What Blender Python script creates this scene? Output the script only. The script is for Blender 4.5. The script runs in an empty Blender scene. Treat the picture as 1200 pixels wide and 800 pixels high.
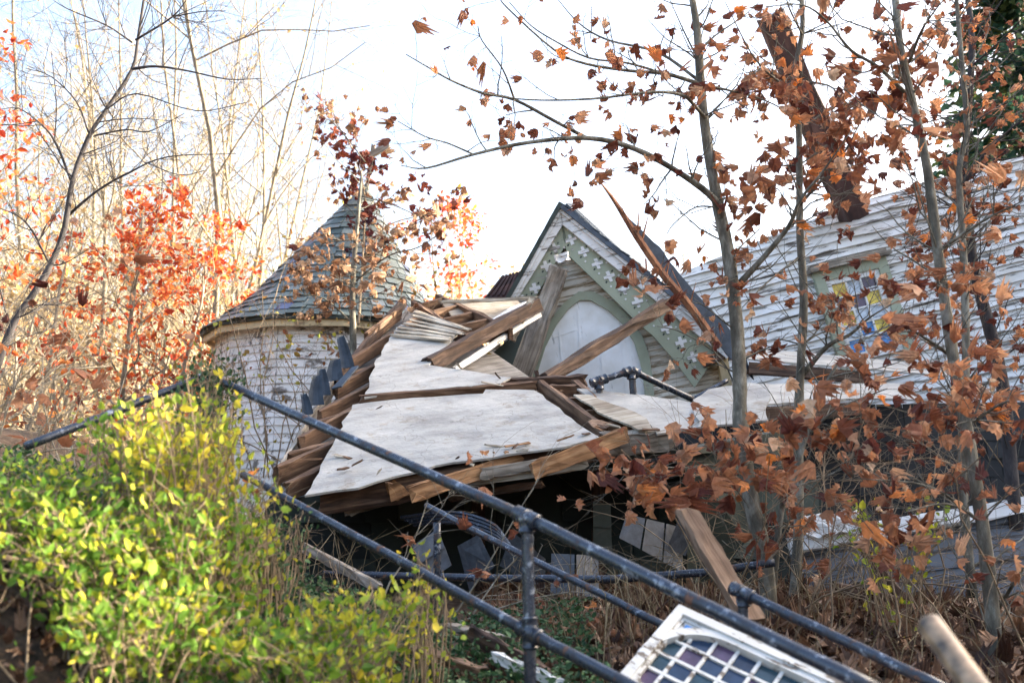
import bpy, math, random
import numpy as np
from mathutils import Vector, Matrix
R = math.radians
rnd = random.Random(7)
rs = np.random.RandomState(11)
S = bpy.context.scene
C = S.collection

# ------------------------------------------------------------------ camera, sky, sun, exposure
EYE = 1.6
PITCH = R(10.0)
FPX = 1200.0
cam_d = bpy.data.cameras.new('camera'); cam = bpy.data.objects.new('camera', cam_d); C.objects.link(cam)
cam.location = (0, 0, EYE); cam.rotation_euler = (R(90) + PITCH, 0, 0)
cam_d.sensor_width = 36; cam_d.lens = 36 * FPX / 1200
cam_d.clip_start = 0.05; cam_d.clip_end = 2000
cam_d.dof.use_dof = True; cam_d.dof.focus_distance = 7.5; cam_d.dof.aperture_fstop = 2.9
S.camera = cam
w = bpy.data.worlds.new("World"); S.world = w; w.use_nodes = True
nt = w.node_tree
sky = nt.nodes.new('ShaderNodeTexSky'); sky.sky_type = 'NISHITA'; sky.sun_disc = False
SUN = Vector((0.90, 0.22, 0.37)).normalized()
sky.sun_elevation = math.asin(SUN.z); sky.sun_rotation = math.atan2(SUN.x, SUN.y)
sky.air_density = 1.0; sky.dust_density = 7.0; sky.ozone_density = 1.0
bg = nt.nodes['Background']; bg.inputs[1].default_value = 0.15
nt.links.new(sky.outputs[0], bg.inputs[0])
sl = bpy.data.lights.new('sun', 'SUN'); sun = bpy.data.objects.new('sun', sl); C.objects.link(sun)
sl.energy = 4.5; sl.angle = R(0.5); sl.color = (1, 0.87, 0.68)
sun.rotation_euler = SUN.to_track_quat('Z', 'Y').to_euler()
S.view_settings.view_transform = 'Standard'; S.view_settings.look = 'None'
S.view_settings.exposure = 2.5; S.view_settings.gamma = 1.0

# ------------------------------------------------------------------ helpers
def ray(x, y):
    dx = (x - 600) / FPX; dz = (400 - y) / FPX
    c, s = math.cos(PITCH), math.sin(PITCH)
    v = Vector((dx, c - s * dz, s + c * dz))
    return v / v.y
def P(x, y, d): return Vector((0, 0, EYE)) + ray(x, y) * d

class MB:
    """collects geometry for ONE mesh object"""
    def __init__(s): s.v = []; s.nv = 0; s.l = []; s.c = []; s.m = []
    def add(s, V, F, mi=0):
        V = np.asarray(V, dtype=np.float64).reshape(-1, 3)
        for f in F:
            s.l.append(np.asarray(f, dtype=np.int64) + s.nv); s.c.append(len(f)); s.m.append(mi)
        s.v.append(V); s.nv += len(V)
    def addn(s, V, F, mi=0):
        """V (k,3), F (n,j) array of equal-size faces"""
        V = np.asarray(V).reshape(-1, 3); F = np.asarray(F)
        s.l.append((F + s.nv).ravel()); s.c.extend([F.shape[1]] * len(F)); s.m.extend([mi] * len(F))
        s.v.append(V); s.nv += len(V)
    def mesh(s, name, mats, smooth=False):
        me = bpy.data.meshes.new(name)
        V = np.concatenate(s.v) if s.v else np.zeros((0, 3))
        L = np.concatenate(s.l) if s.l else np.zeros(0, int)
        cnt = np.array(s.c, dtype=np.int32)
        me.vertices.add(len(V)); me.vertices.foreach_set('co', V.ravel())
        me.loops.add(len(L)); me.loops.foreach_set('vertex_index', L.astype(np.int32))
        me.polygons.add(len(cnt))
        st = np.concatenate([[0], np.cumsum(cnt)[:-1]]).astype(np.int32) if len(cnt) else cnt
        me.polygons.foreach_set('loop_start', st); me.polygons.foreach_set('loop_total', cnt)
        me.polygons.foreach_set('material_index', np.array(s.m, dtype=np.int32))
        me.polygons.foreach_set('use_smooth', np.full(len(cnt), smooth))
        for m in (mats if isinstance(mats, (list, tuple)) else [mats]): me.materials.append(m)
        me.update(calc_edges=True)
        return me
def setp(o, label=None, cat=None, group=None, kind=None):
    if label: o['label'] = label
    if cat: o['category'] = cat
    if group: o['group'] = group
    if kind: o['kind'] = kind
    return o
def thing(name, loc, label, cat, group=None):
    o = bpy.data.objects.new(name, None); C.objects.link(o); o.location = loc
    o.empty_display_size = 0.2
    return setp(o, label, cat, group)
ROOTM = {}
def link(name, me, parent=None, M=None, **k):
    o = bpy.data.objects.new(name, me); C.objects.link(o)
    if M is not None: o.matrix_basis = M
    if parent is not None:
        o.parent = parent
        pm = ROOTM.get(parent.name) or Matrix.Translation(parent.location)
        o.matrix_parent_inverse = pm.inverted()
    ROOTM[o.name] = M.copy() if M is not None else Matrix.Identity(4)
    return setp(o, **k)

def frame(X, Zhint):
    X = Vector(X).normalized(); Z = Vector(Zhint); Y = Z.cross(X).normalized(); Z = X.cross(Y)
    return X, Y, Z
def mat4(o, X, Y, Z):
    M = Matrix.Identity(4)
    for i in range(3): M[i][0] = X[i]; M[i][1] = Y[i]; M[i][2] = Z[i]; M[i][3] = o[i]
    return M

class Plane:
    """local frame: a along X, b up Y, offset along normal Z (towards viewer)"""
    def __init__(s, o, X, N):
        s.o = Vector(o); s.X = Vector(X).normalized(); N = Vector(N)
        s.Y = N.cross(s.X).normalized(); s.N = s.X.cross(s.Y).normalized()
        s.M = mat4(s.o, s.X, s.Y, s.N)
    def ab(s, x, y, off=0):
        r = ray(x, y); e = Vector((0, 0, EYE))
        t = (s.o + s.N * off - e).dot(s.N) / r.dot(s.N)
        p = e + r * t - s.o
        return (p.dot(s.X), p.dot(s.Y))
    def wp(s, x, y, off=0):
        a, b = s.ab(x, y, off); return s.o + s.X * a + s.Y * b + s.N * off
    def poly(s, pts, off=0): return [s.ab(x, y, off) for x, y in pts]

def prism(mb, poly, z0, z1, mi=0, jag=0):
    n = len(poly)
    if jag:
        q = []
        for i in range(n):
            a = poly[i]; b = poly[(i + 1) % n]; L = math.dist(a, b); k = max(1, int(L / (jag * 6)))
            for j in range(k):
                t = j / k; q.append((a[0] + (b[0] - a[0]) * t + (rnd.uniform(-jag, jag) if j else 0), a[1] + (b[1] - a[1]) * t + (rnd.uniform(-jag, jag) if j else 0)))
        poly = q; n = len(poly)
    ar = sum(poly[i][0] * poly[(i + 1) % n][1] - poly[(i + 1) % n][0] * poly[i][1] for i in range(n))
    if ar < 0: poly = poly[::-1]
    V = [(p[0], p[1], z1) for p in poly] + [(p[0], p[1], z0) for p in poly]
    F = [list(range(n)), list(range(2 * n - 1, n - 1, -1))] + [[i, n + i, n + (i + 1) % n, (i + 1) % n] for i in range(n)]
    mb.add(V, F, mi)
def pprism(name, pl, pts, z0, z1, mat, parent=None, jag=0, **k):
    mb = MB(); prism(mb, pl.poly(pts, z1), z0, z1, 0, jag)
    return link(name, mb.mesh(name, mat), parent, pl.M, **k)

def tube(mb, pts, rad, n=6, mi=0, caps=True):
    P_ = np.asarray(pts, float); k = len(P_); rad = np.broadcast_to(np.asarray(rad, float), (k,))
    T = np.gradient(P_, axis=0); T /= (np.linalg.norm(T, axis=1, keepdims=True) + 1e-9)
    ref = np.array([0, 0, 1.0]) if abs(T[0, 2]) < 0.9 else np.array([1.0, 0, 0])
    U = np.cross(T, ref); bad = np.linalg.norm(U, axis=1) < 1e-3
    U[bad] = np.cross(T[bad], [0, 1.0, 0]); U /= np.linalg.norm(U, axis=1, keepdims=True) + 1e-9
    for i in range(1, k):
        u = U[i - 1] - T[i] * U[i - 1].dot(T[i]); U[i] = u / (np.linalg.norm(u) + 1e-9)
    W = np.cross(T, U)
    a = np.arange(n) * 2 * math.pi / n
    V = P_[:, None, :] + rad[:, None, None] * (np.cos(a)[None, :, None] * U[:, None, :] + np.sin(a)[None, :, None] * W[:, None, :])
    i = np.arange(k - 1)[:, None] * n; j = np.arange(n)[None, :]; j2 = (j + 1) % n
    F = np.stack([i + j, i + j2, i + n + j2, i + n + j], -1).reshape(-1, 4)
    base = mb.nv
    mb.addn(V.reshape(-1, 3), F, mi)
    if caps and n > 3:
        mb.l.append(np.arange(n)[::-1] + base); mb.c.append(n); mb.m.append(mi)
        mb.l.append(np.arange(n) + base + (k - 1) * n); mb.c.append(n); mb.m.append(mi)

def smooth_pts(pts, sub=4):
    """catmull-rom"""
    p = [np.array(q, float) for q in pts]
    if len(p) < 3: return [tuple(q) for q in p]
    p = [2 * p[0] - p[1]] + p + [2 * p[-1] - p[-2]]
    out = []
    for i in range(1, len(p) - 2):
        for s in range(sub):
            t = s / sub
            out.append(0.5 * ((2 * p[i]) + (-p[i - 1] + p[i + 1]) * t + (2 * p[i - 1] - 5 * p[i] + 4 * p[i + 1] - p[i + 2]) * t * t + (-p[i - 1] + 3 * p[i] - 3 * p[i + 1] + p[i + 2]) * t ** 3))
    out.append(p[-2])
    return out

# ------------------------------------------------------------------ materials
def newmat(name):
    m = bpy.data.materials.new(name); m.use_nodes = True
    return m, m.node_tree.nodes, m.node_tree.links, m.node_tree.nodes['Principled BSDF']
def ramp(N, stops, interp='LINEAR'):
    r = N.new('ShaderNodeValToRGB'); r.color_ramp.interpolation = interp
    e = r.color_ramp.elements
    while len(e) < len(stops): e.new(0.5)
    for i, (p, c) in enumerate(stops):
        e[i].position = p; e[i].color = (*c, 1) if len(c) == 3 else c
    return r
def coords(N, L, scale):
    tc = N.new('ShaderNodeTexCoord'); mp = N.new('ShaderNodeMapping'); mp.inputs['Scale'].default_value = scale
    L.new(tc.outputs['Object'], mp.inputs[0]); return mp.outputs[0]
def noise(N, L, vec, scale, detail=4, rough=0.6):
    n = N.new('ShaderNodeTexNoise'); n.inputs['Scale'].default_value = scale; n.inputs['Detail'].default_value = detail
    n.inputs['Roughness'].default_value = rough
    if vec is not None: L.new(vec, n.inputs['Vector'])
    return n.outputs['Fac']
def mix(N, L, f, a, b, mode='MIX'):
    m = N.new('ShaderNodeMix'); m.data_type = 'RGBA'; m.blend_type = mode
    for idx, v in ((0, f), (6, a), (7, b)):
        if hasattr(v, 'is_output') or hasattr(v, 'links'): L.new(v, m.inputs[idx])
        elif idx == 0: m.inputs[0].default_value = v
        else: m.inputs[idx].default_value = (*v, 1)
    return m.outputs[2]
def bump(N, L, B, h, strength=0.4, dist=0.01):
    b = N.new('ShaderNodeBump'); b.inputs['Strength'].default_value = strength; b.inputs['Distance'].default_value = dist
    L.new(h, b.inputs['Height']); L.new(b.outputs[0], B.inputs['Normal'])
def island(N):
    return N.new('ShaderNodeNewGeometry').outputs['Random Per Island']

def wood(name, dark, mid, light, stretch=(1.2, 22, 22), rough=0.85):
    m, N, L, B = newmat(name)
    v = coords(N, L, stretch); n = noise(N, L, v, 1.6, 8, 0.65)
    r = ramp(N, [(0.3, dark), (0.5, mid), (0.72, light)]); L.new(n, r.inputs[0])
    n2 = noise(N, L, coords(N, L, (3, 3, 3)), 1.0, 3)
    r2 = ramp(N, [(0.35, (0.55, 0.5, 0.46)), (0.65, (1.1, 1.1, 1.1))]); L.new(n2, r2.inputs[0])
    L.new(mix(N, L, 1.0, r.outputs[0], r2.outputs[0], 'MULTIPLY'), B.inputs['Base Color'])
    B.inputs['Roughness'].default_value = rough; bump(N, L, B, n, 0.6, 0.012)
    return m
def peel(name, paint, under, amount=0.5, stretch=(1.5, 14, 3), scale=1.5, rough=0.6, dirt=(0.75, 0.72, 0.66)):
    m, N, L, B = newmat(name)
    v = coords(N, L, stretch); n = noise(N, L, v, scale, 9, 0.7)
    r = ramp(N, [(amount - 0.02, (0, 0, 0)), (amount + 0.02, (1, 1, 1))]); L.new(n, r.inputs[0])
    n2 = noise(N, L, coords(N, L, (1, 1, 1)), 2.2, 5, 0.6)
    r2 = ramp(N, [(0.3, tuple(p * d for p, d in zip(paint, dirt))), (0.62, paint)]); L.new(n2, r2.inputs[0])
    n3 = noise(N, L, coords(N, L, (1.5, 30, 30)), 1.5, 5, 0.6)
    r3 = ramp(N, [(0.3, tuple(u * 0.5 for u in under)), (0.7, under)]); L.new(n3, r3.inputs[0])
    L.new(mix(N, L, r.outputs[0], r3.outputs[0], r2.outputs[0]), B.inputs['Base Color'])
    B.inputs['Roughness'].default_value = rough; bump(N, L, B, r.outputs[0], 0.5, 0.004)
    return m
def leafmat(name, stops, trans=0.45):
    m, N, L, B = newmat(name)
    r = ramp(N, stops); L.new(island(N), r.inputs[0])
    n = noise(N, L, None, 30, 3)
    tc = N.new('ShaderNodeTexCoord'); L.new(tc.outputs['Object'], n.node.inputs['Vector'])
    r2 = ramp(N, [(0.3, (0.6, 0.6, 0.6)), (0.7, (1.15, 1.15, 1.15))]); L.new(n, r2.inputs[0])
    col = mix(N, L, 1.0, r.outputs[0], r2.outputs[0], 'MULTIPLY')
    L.new(col, B.inputs['Base Color']); B.inputs['Roughness'].default_value = 0.6
    B.inputs['Specular IOR Level'].default_value = 0.3
    t = N.new('ShaderNodeBsdfTranslucent'); L.new(col, t.inputs[0])
    mx = N.new('ShaderNodeMixShader'); mx.inputs[0].default_value = trans
    L.new(B.outputs[0], mx.inputs[1]); L.new(t.outputs[0], mx.inputs[2])
    L.new(mx.outputs[0], N['Material Output'].inputs[0])
    return m
def islandmat(name, stops, rough=0.6, interp='LINEAR', nz=(0.7, 1.15), nscale=6, bumpd=0.004, spec=0.5):
    m, N, L, B = newmat(name)
    r = ramp(N, stops, interp); L.new(island(N), r.inputs[0])
    n = noise(N, L, coords(N, L, (1, 1, 1)), nscale, 6, 0.65)
    r2 = ramp(N, [(0.3, (nz[0],) * 3), (0.7, (nz[1],) * 3)]); L.new(n, r2.inputs[0])
    L.new(mix(N, L, 1.0, r.outputs[0], r2.outputs[0], 'MULTIPLY'), B.inputs['Base Color'])
    B.inputs['Roughness'].default_value = rough; B.inputs['Specular IOR Level'].default_value = spec
    bump(N, L, B, n, 0.5, bumpd)
    return m
def barkmat(name, a, b, c, scale=14):
    m, N, L, B = newmat(name)
    n = noise(N, L, coords(N, L, (1, 1, 0.35)), scale, 6, 0.7)
    r = ramp(N, [(0.3, a), (0.5, b), (0.7, c)]); L.new(n, r.inputs[0]); L.new(r.outputs[0], B.inputs['Base Color'])
    B.inputs['Roughness'].default_value = 0.9; bump(N, L, B, n, 0.6, 0.01)
    return m

M_rafter = wood('rafter_wood', (0.05, 0.028, 0.016), (0.17, 0.095, 0.055), (0.32, 0.2, 0.12))
M_rawwood = wood('split_orange_wood', (0.12, 0.06, 0.03), (0.38, 0.2, 0.09), (0.55, 0.34, 0.18))
M_oldbeam = wood('dark_old_beam', (0.025, 0.015, 0.011), (0.085, 0.05, 0.034), (0.22, 0.14, 0.09))
M_greywood = wood('weathered_grey_wood', (0.10, 0.085, 0.065), (0.28, 0.245, 0.20), (0.5, 0.45, 0.39))
M_lath = wood('pale_lath', (0.2, 0.16, 0.11), (0.42, 0.37, 0.29), (0.62, 0.58, 0.5))
M_rust = wood('reddish_brown_beam', (0.03, 0.014, 0.012), (0.065, 0.028, 0.022), (0.12, 0.055, 0.04), (1, 4, 4))
M_plank = wood('brown_plank', (0.07, 0.04, 0.022), (0.19, 0.115, 0.07), (0.33, 0.22, 0.145))
M_white = peel('white_peeling_paint', (0.78, 0.78, 0.78), (0.3, 0.27, 0.23), 0.43)
M_frame = peel('chipped_frame_paint', (0.62, 0.62, 0.6), (0.22, 0.18, 0.14), 0.45, (3, 9, 3), 3.0, 0.75)
M_siding = peel('white_siding_paint', (0.78, 0.78, 0.78), (0.2, 0.18, 0.16), 0.435, (1.0, 9, 2), 1.4)
M_sidingold = peel('worn_siding_paint', (0.80, 0.74, 0.64), (0.42, 0.32, 0.2), 0.46, (0.8, 9, 2), 1.6)
M_tan = peel('tan_fascia_paint', (0.62, 0.5, 0.3), (0.35, 0.25, 0.14), 0.4)
M_green = peel('sage_green_paint', (0.34, 0.375, 0.28), (0.36, 0.35, 0.29), 0.37, (2, 6, 3), 2.0)
M_doorwhite = peel('door_white_paint', (0.86, 0.87, 0.88), (0.5, 0.48, 0.46), 0.36, (7, 1, 3), 1.6)
M_greysiding = peel('grey_blue_siding', (0.10, 0.115, 0.14), (0.06, 0.05, 0.045), 0.46, (1, 9, 3), 1.5)
M_slate = islandmat('roof_slate', [(0, (0.06, 0.085, 0.08)), (0.5, (0.125, 0.16, 0.155)), (0.9, (0.2, 0.23, 0.225)), (1, (0.08, 0.1, 0.2))], 0.5)
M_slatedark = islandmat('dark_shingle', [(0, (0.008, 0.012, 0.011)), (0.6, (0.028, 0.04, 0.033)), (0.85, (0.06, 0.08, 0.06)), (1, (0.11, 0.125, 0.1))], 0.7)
M_slateblue = islandmat('blue_grey_sheet', [(0, (0.04, 0.055, 0.075)), (1, (0.085, 0.105, 0.135))], 0.75, spec=.25, nz=(0.6, 1.3), nscale=9)
M_slatehang = islandmat('fallen_shingle', [(0, (0.03, 0.036, 0.045)), (1, (0.075, 0.085, 0.1))], 0.6, nz=(0.5, 1.5), nscale=14)
M_bark = barkmat('grey_bark', (0.035, 0.032, 0.024), (0.12, 0.11, 0.085), (0.32, 0.31, 0.26))
M_barkpale = barkmat('pale_bark', (0.09, 0.075, 0.055), (0.24, 0.205, 0.15), (0.46, 0.42, 0.33))
M_barkdark = barkmat('dark_bark', (0.018, 0.016, 0.017), (0.045, 0.04, 0.042), (0.09, 0.08, 0.078))
M_twig = barkmat('shrub_twig', (0.10, 0.07, 0.045), (0.22, 0.16, 0.10), (0.36, 0.28, 0.19))
M_brownleaf = leafmat('brown_oak_leaf', [(0, (0.12, 0.035, 0.028)), (0.25, (0.26, 0.095, 0.055)), (0.5, (0.40, 0.175, 0.09)), (0.72, (0.54, 0.26, 0.14)), (0.84, (0.60, 0.39, 0.26)), (0.92, (0.78, 0.25, 0.04)), (1, (0.72, 0.56, 0.4))], 0.4)
M_paleleaf = leafmat('pale_brown_leaf', [(0, (0.2, 0.09, 0.05)), (0.5, (0.42, 0.24, 0.14)), (1, (0.55, 0.38, 0.24))], 0.35)
M_darkleaf = leafmat('dark_vine_leaf', [(0, (0.08, 0.02, 0.03)), (0.6, (0.2, 0.05, 0.035)), (1, (0.36, 0.1, 0.04))], 0.35)
M_orangeleaf = leafmat('orange_leaf', [(0, (0.36, 0.04, 0.02)), (0.5, (0.62, 0.12, 0.035)), (0.85, (0.72, 0.24, 0.06)), (1, (0.8, 0.5, 0.2))], 0.5)
M_greenleaf = leafmat('green_shrub_leaf', [(0, (0.07, 0.17, 0.02)), (0.5, (0.2, 0.36, 0.045)), (0.8, (0.38, 0.48, 0.05)), (1, (0.72, 0.62, 0.06))], 0.45)
M_yellowleaf = leafmat('yellow_shrub_leaf', [(0, (0.2, 0.34, 0.04)), (0.5, (0.46, 0.5, 0.05)), (1, (0.82, 0.64, 0.07))], 0.45)
M_ivyleaf = leafmat('dark_ground_ivy', [(0, (0.02, 0.06, 0.025)), (0.6, (0.06, 0.13, 0.05)), (1, (0.16, 0.24, 0.12))], 0.25)
M_goldleaf = leafmat('pale_gold_leaf', [(0, (0.45, 0.3, 0.12)), (0.6, (0.68, 0.54, 0.3)), (1, (0.75, 0.66, 0.45))], 0.5)
M_needle = leafmat('evergreen_needle', [(0, (0.02, 0.07, 0.05)), (0.6, (0.05, 0.13, 0.08)), (1, (0.2, 0.26, 0.08))], 0.3)
M_grass = leafmat('dry_grass', [(0, (0.14, 0.09, 0.045)), (0.6, (0.34, 0.25, 0.13)), (1, (0.6, 0.5, 0.32))], 0.3)

def plastermat():
    m, N, L, B = newmat('torn_plaster')
    n = noise(N, L, coords(N, L, (1, 1.8, 1)), 2.2, 7, 0.6)
    r = ramp(N, [(0.3, (0.24, 0.23, 0.215)), (0.5, (0.38, 0.365, 0.335)), (0.7, (0.50, 0.48, 0.44))]); L.new(n, r.inputs[0])
    v = N.new('ShaderNodeTexVoronoi'); v.feature = 'DISTANCE_TO_EDGE'; v.inputs['Scale'].default_value = 1.6
    nd = N.new('ShaderNodeTexNoise'); nd.inputs['Scale'].default_value = 3; nd.inputs['Detail'].default_value = 5
    tc = N.new('ShaderNodeTexCoord'); L.new(tc.outputs['Object'], nd.inputs['Vector'])
    md = N.new('ShaderNodeVectorMath'); md.operation = 'MULTIPLY_ADD'; md.inputs[1].default_value = (0.5, 0.5, 0.5)
    L.new(nd.outputs['Color'], md.inputs[0]); L.new(tc.outputs['Object'], md.inputs[2]); L.new(md.outputs[0], v.inputs['Vector'])
    rc = ramp(N, [(0.0, (0.35, 0.33, 0.3)), (0.006, (1, 1, 1))]); L.new(v.outputs[0], rc.inputs[0])
    st = noise(N, L, coords(N, L, (1, 1, 1)), 5.5, 6, 0.7)
    rst = ramp(N, [(0.55, (1, 1, 1)), (0.68, (0.66, 0.58, 0.48))]); L.new(st, rst.inputs[0])
    c = mix(N, L, 0.6, r.outputs[0], rc.outputs[0], 'MULTIPLY'); c = mix(N, L, 0.8, c, rst.outputs[0], 'MULTIPLY')
    L.new(c, B.inputs['Base Color']); B.inputs['Roughness'].default_value = 0.75
    bump(N, L, B, noise(N, L, coords(N, L, (1, 1.4, 1)), 3.5, 9, 0.62), 0.6, 0.05)
    return m
M_plaster = plastermat()
def pipemat():
    m, N, L, B = newmat('painted_pipe')
    n = noise(N, L, coords(N, L, (1, 1, 1)), 16, 8, 0.72)
    r = ramp(N, [(0.37, (0.15, 0.07, 0.04)), (0.41, (0.02, 0.024, 0.034)), (0.58, (0.03, 0.04, 0.062)), (0.63, (0.24, 0.27, 0.32))]); L.new(n, r.inputs[0])  # palest stop paints highlight specks as well as paint chips
    L.new(r.outputs[0], B.inputs['Base Color']); B.inputs['Metallic'].default_value = 0.1; B.inputs['Specular IOR Level'].default_value = 0.7
    rr = ramp(N, [(0.40, (0.8,) * 3), (0.5, (0.27,) * 3)]); L.new(n, rr.inputs[0]); L.new(rr.outputs[0], B.inputs['Roughness'])
    bump(N, L, B, n, 0.5, 0.004); return m
M_pipe = pipemat()
M_tanpipe = islandmat('bare_weathered_pipe', [(0, (.22, .145, .08)), (1, (.26, .17, .1))], .38, nz=(.15, 2.0), nscale=26, bumpd=.003)
def groundmat():
    m, N, L, B = newmat('leaf_litter_ground')
    tc = N.new('ShaderNodeTexCoord'); v = N.new('ShaderNodeTexNoise'); v.inputs['Scale'].default_value = 22; v.inputs['Detail'].default_value = 9; v.inputs['Roughness'].default_value = .75
    L.new(tc.outputs['Object'], v.inputs['Vector'])
    r = ramp(N, [(0.35, (0.05, 0.035, 0.022)), (0.5, (0.14, 0.095, 0.06)), (0.68, (0.27, 0.2, 0.13))]); L.new(v.outputs['Fac'], r.inputs[0])
    n = noise(N, L, tc.outputs['Object'], 1.2, 6)
    r2 = ramp(N, [(0.35, (0.5, 0.45, 0.4)), (0.65, (1.1, 1.05, 1))]); L.new(n, r2.inputs[0])
    near = mix(N, L, 1.0, r.outputs[0], r2.outputs[0], 'MULTIPLY')
    n3 = noise(N, L, tc.outputs['Object'], 0.25, 8)
    r3 = ramp(N, [(0.35, (0.26, 0.17, 0.08)), (0.6, (0.46, 0.34, 0.19))]); L.new(n3, r3.inputs[0])
    sx = N.new('ShaderNodeSeparateXYZ'); L.new(tc.outputs['Object'], sx.inputs[0])
    mr = N.new('ShaderNodeMapRange'); mr.inputs[1].default_value = 14; mr.inputs[2].default_value = 24; L.new(sx.outputs[1], mr.inputs[0])
    L.new(mix(N, L, mr.outputs[0], near, r3.outputs[0]), B.inputs['Base Color'])
    B.inputs['Roughness'].default_value = 0.95; bump(N, L, B, v.outputs['Fac'], 0.9, 0.04)
    return m
M_ground = groundmat()
def glassmat(name, col, rough=0.12):
    m, N, L, B = newmat(name)
    n = noise(N, L, coords(N, L, (1, 1, 1)), 12, 4)
    r = ramp(N, [(0.35, tuple(c * 0.6 for c in col)), (0.65, tuple(min(1, c * 1.4) for c in col))]); L.new(n, r.inputs[0])
    L.new(r.outputs[0], B.inputs['Base Color']); B.inputs['Roughness'].default_value = rough
    bump(N, L, B, n, 0.3, 0.003)
    return m
G_cols = [glassmat('glass_teal', (0.02, 0.05, 0.07)), glassmat('glass_purple', (0.07, 0.045, 0.085)), glassmat('glass_blue', (0.02, 0.06, 0.5)),
          glassmat('glass_navy', (0.015, 0.035, 0.075)), glassmat('glass_amber', (0.62, 0.45, 0.06)), glassmat('glass_cloudy', (0.4, 0.45, 0.52)),
          glassmat('glass_sky_blue', (0.05, 0.22, 0.55))]

# ------------------------------------------------------------------ ground
def sstep(a, b, x):
    t = np.clip((x - a) / (b - a), 0, 1); return t * t * (3 - 2 * t)
def H(x, y):
    x = np.asarray(x, float); y = np.asarray(y, float)
    h = -1.6 + 0.85 * sstep(0.3, 3.2, y) + 0.2 * sstep(3, 6, y) + 0.35 * sstep(8, 16, y)
    bank = sstep(-0.2, -1.9, x) * (0.70 * sstep(1.0, 3.4, y) * (1 - .9 * sstep(4.2, 6.0, y) * sstep(-3.2, -1.6, x)) + 0.45 * sstep(2.6, 6.5, y) * sstep(-1.5, -3, x)) * (1 - sstep(7, 12, y))
    h = h + bank
    h = h + 0.2 * np.maximum(0, y - 26) * sstep(30, -5, x) + 0.12 * np.maximum(0, y - 26) * sstep(-5, 30, x)
    h = np.minimum(h, 16 + 0.02 * y)
    shade_ridge = (7.2 + 3.3 * sstep(6.5, 9.5, y)) * sstep(10.5, 17, x) * (1 - sstep(13, 24, y)) * sstep(-60, -20, y) * (1 - sstep(30, 60, x) * 0.3)  # unseen rise on the right, added and shaped to cast shade
    h = h + shade_ridge
    h = h + 0.05 * np.sin(x * 2.1 + 1) * np.sin(y * 1.7) + 0.02 * np.sin(x * 6.3) * np.sin(y * 5.1 + 2)
    return h + EYE
def Hf(x, y): return float(H(x, y))
t = np.linspace(-1, 1, 321)
gx = np.sinh(t * 5.0) / np.sinh(5.0) * 300; gy = np.sinh(np.linspace(-1, 1, 321) * 5.0) / np.sinh(5.0) * 400 + 4
X, Y = np.meshgrid(gx, gy); Z = H(X, Y)
mb = MB(); n = len(gx)
i = np.arange(n - 1)[:, None] * n + np.arange(n - 1)[None, :]
mb.addn(np.stack([X, Y, Z], -1).reshape(-1, 3), np.stack([i, i + 1, i + n + 1, i + n], -1).reshape(-1, 4))
link('ground', mb.mesh('ground', M_ground, True), kind='structure')

# ------------------------------------------------------------------ boards, beams
def beam(name, p1, p2, w_, h_, mat, parent=None, up=(0, 0, 1), jag=0.06, seg=8, rough=0.004, taper=1.0, **k):
    """p1->p2 centre line; w_ across, h_ along up"""
    p1 = Vector(p1); p2 = Vector(p2); Lg = (p2 - p1).length
    X_, Y_, Z_ = frame(p2 - p1, up)
    mb = MB(); V = []; F = []
    cr = [(-.5, -.5), (-.42, -.5), (.42, -.5), (.5, -.5), (.5, -.42), (.5, .42), (.5, .5), (.42, .5), (-.42, .5), (-.5, .5), (-.5, .42), (-.5, -.42)]
    cr = [(-.5, -.44), (-.44, -.5), (.0, -.5), (.44, -.5), (.5, -.44), (.5, .0), (.5, .44), (.44, .5), (0, .5), (-.44, .5), (-.5, .44), (-.5, 0)]
    nc = len(cr)
    jj = [[rnd.uniform(0, jag) for _ in cr] for _ in (0, 1)]
    for s in range(seg + 1):
        t = s / seg; sc = 1 + (taper - 1) * t
        for ci, (a, b) in enumerate(cr):
            x = t * Lg + (jj[0][ci] if s == 0 else 0) - (jj[1][ci] if s == seg else 0)
            V.append((x, a * w_ * sc + rnd.gauss(0, rough), b * h_ * sc + rnd.gauss(0, rough)))
    for s in range(seg):
        for c in range(nc):
            c2 = (c + 1) % nc; F.append([s * nc + c, s * nc + c2, (s + 1) * nc + c2, (s + 1) * nc + c][::-1][::-1])
    F.append(list(range(nc))[::-1]); F.append([seg * nc + c for c in range(nc)])
    mb.add(V, F)
    return link(name, mb.mesh(name, mat), parent, mat4(p1, X_, Y_, Z_), **k)

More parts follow.
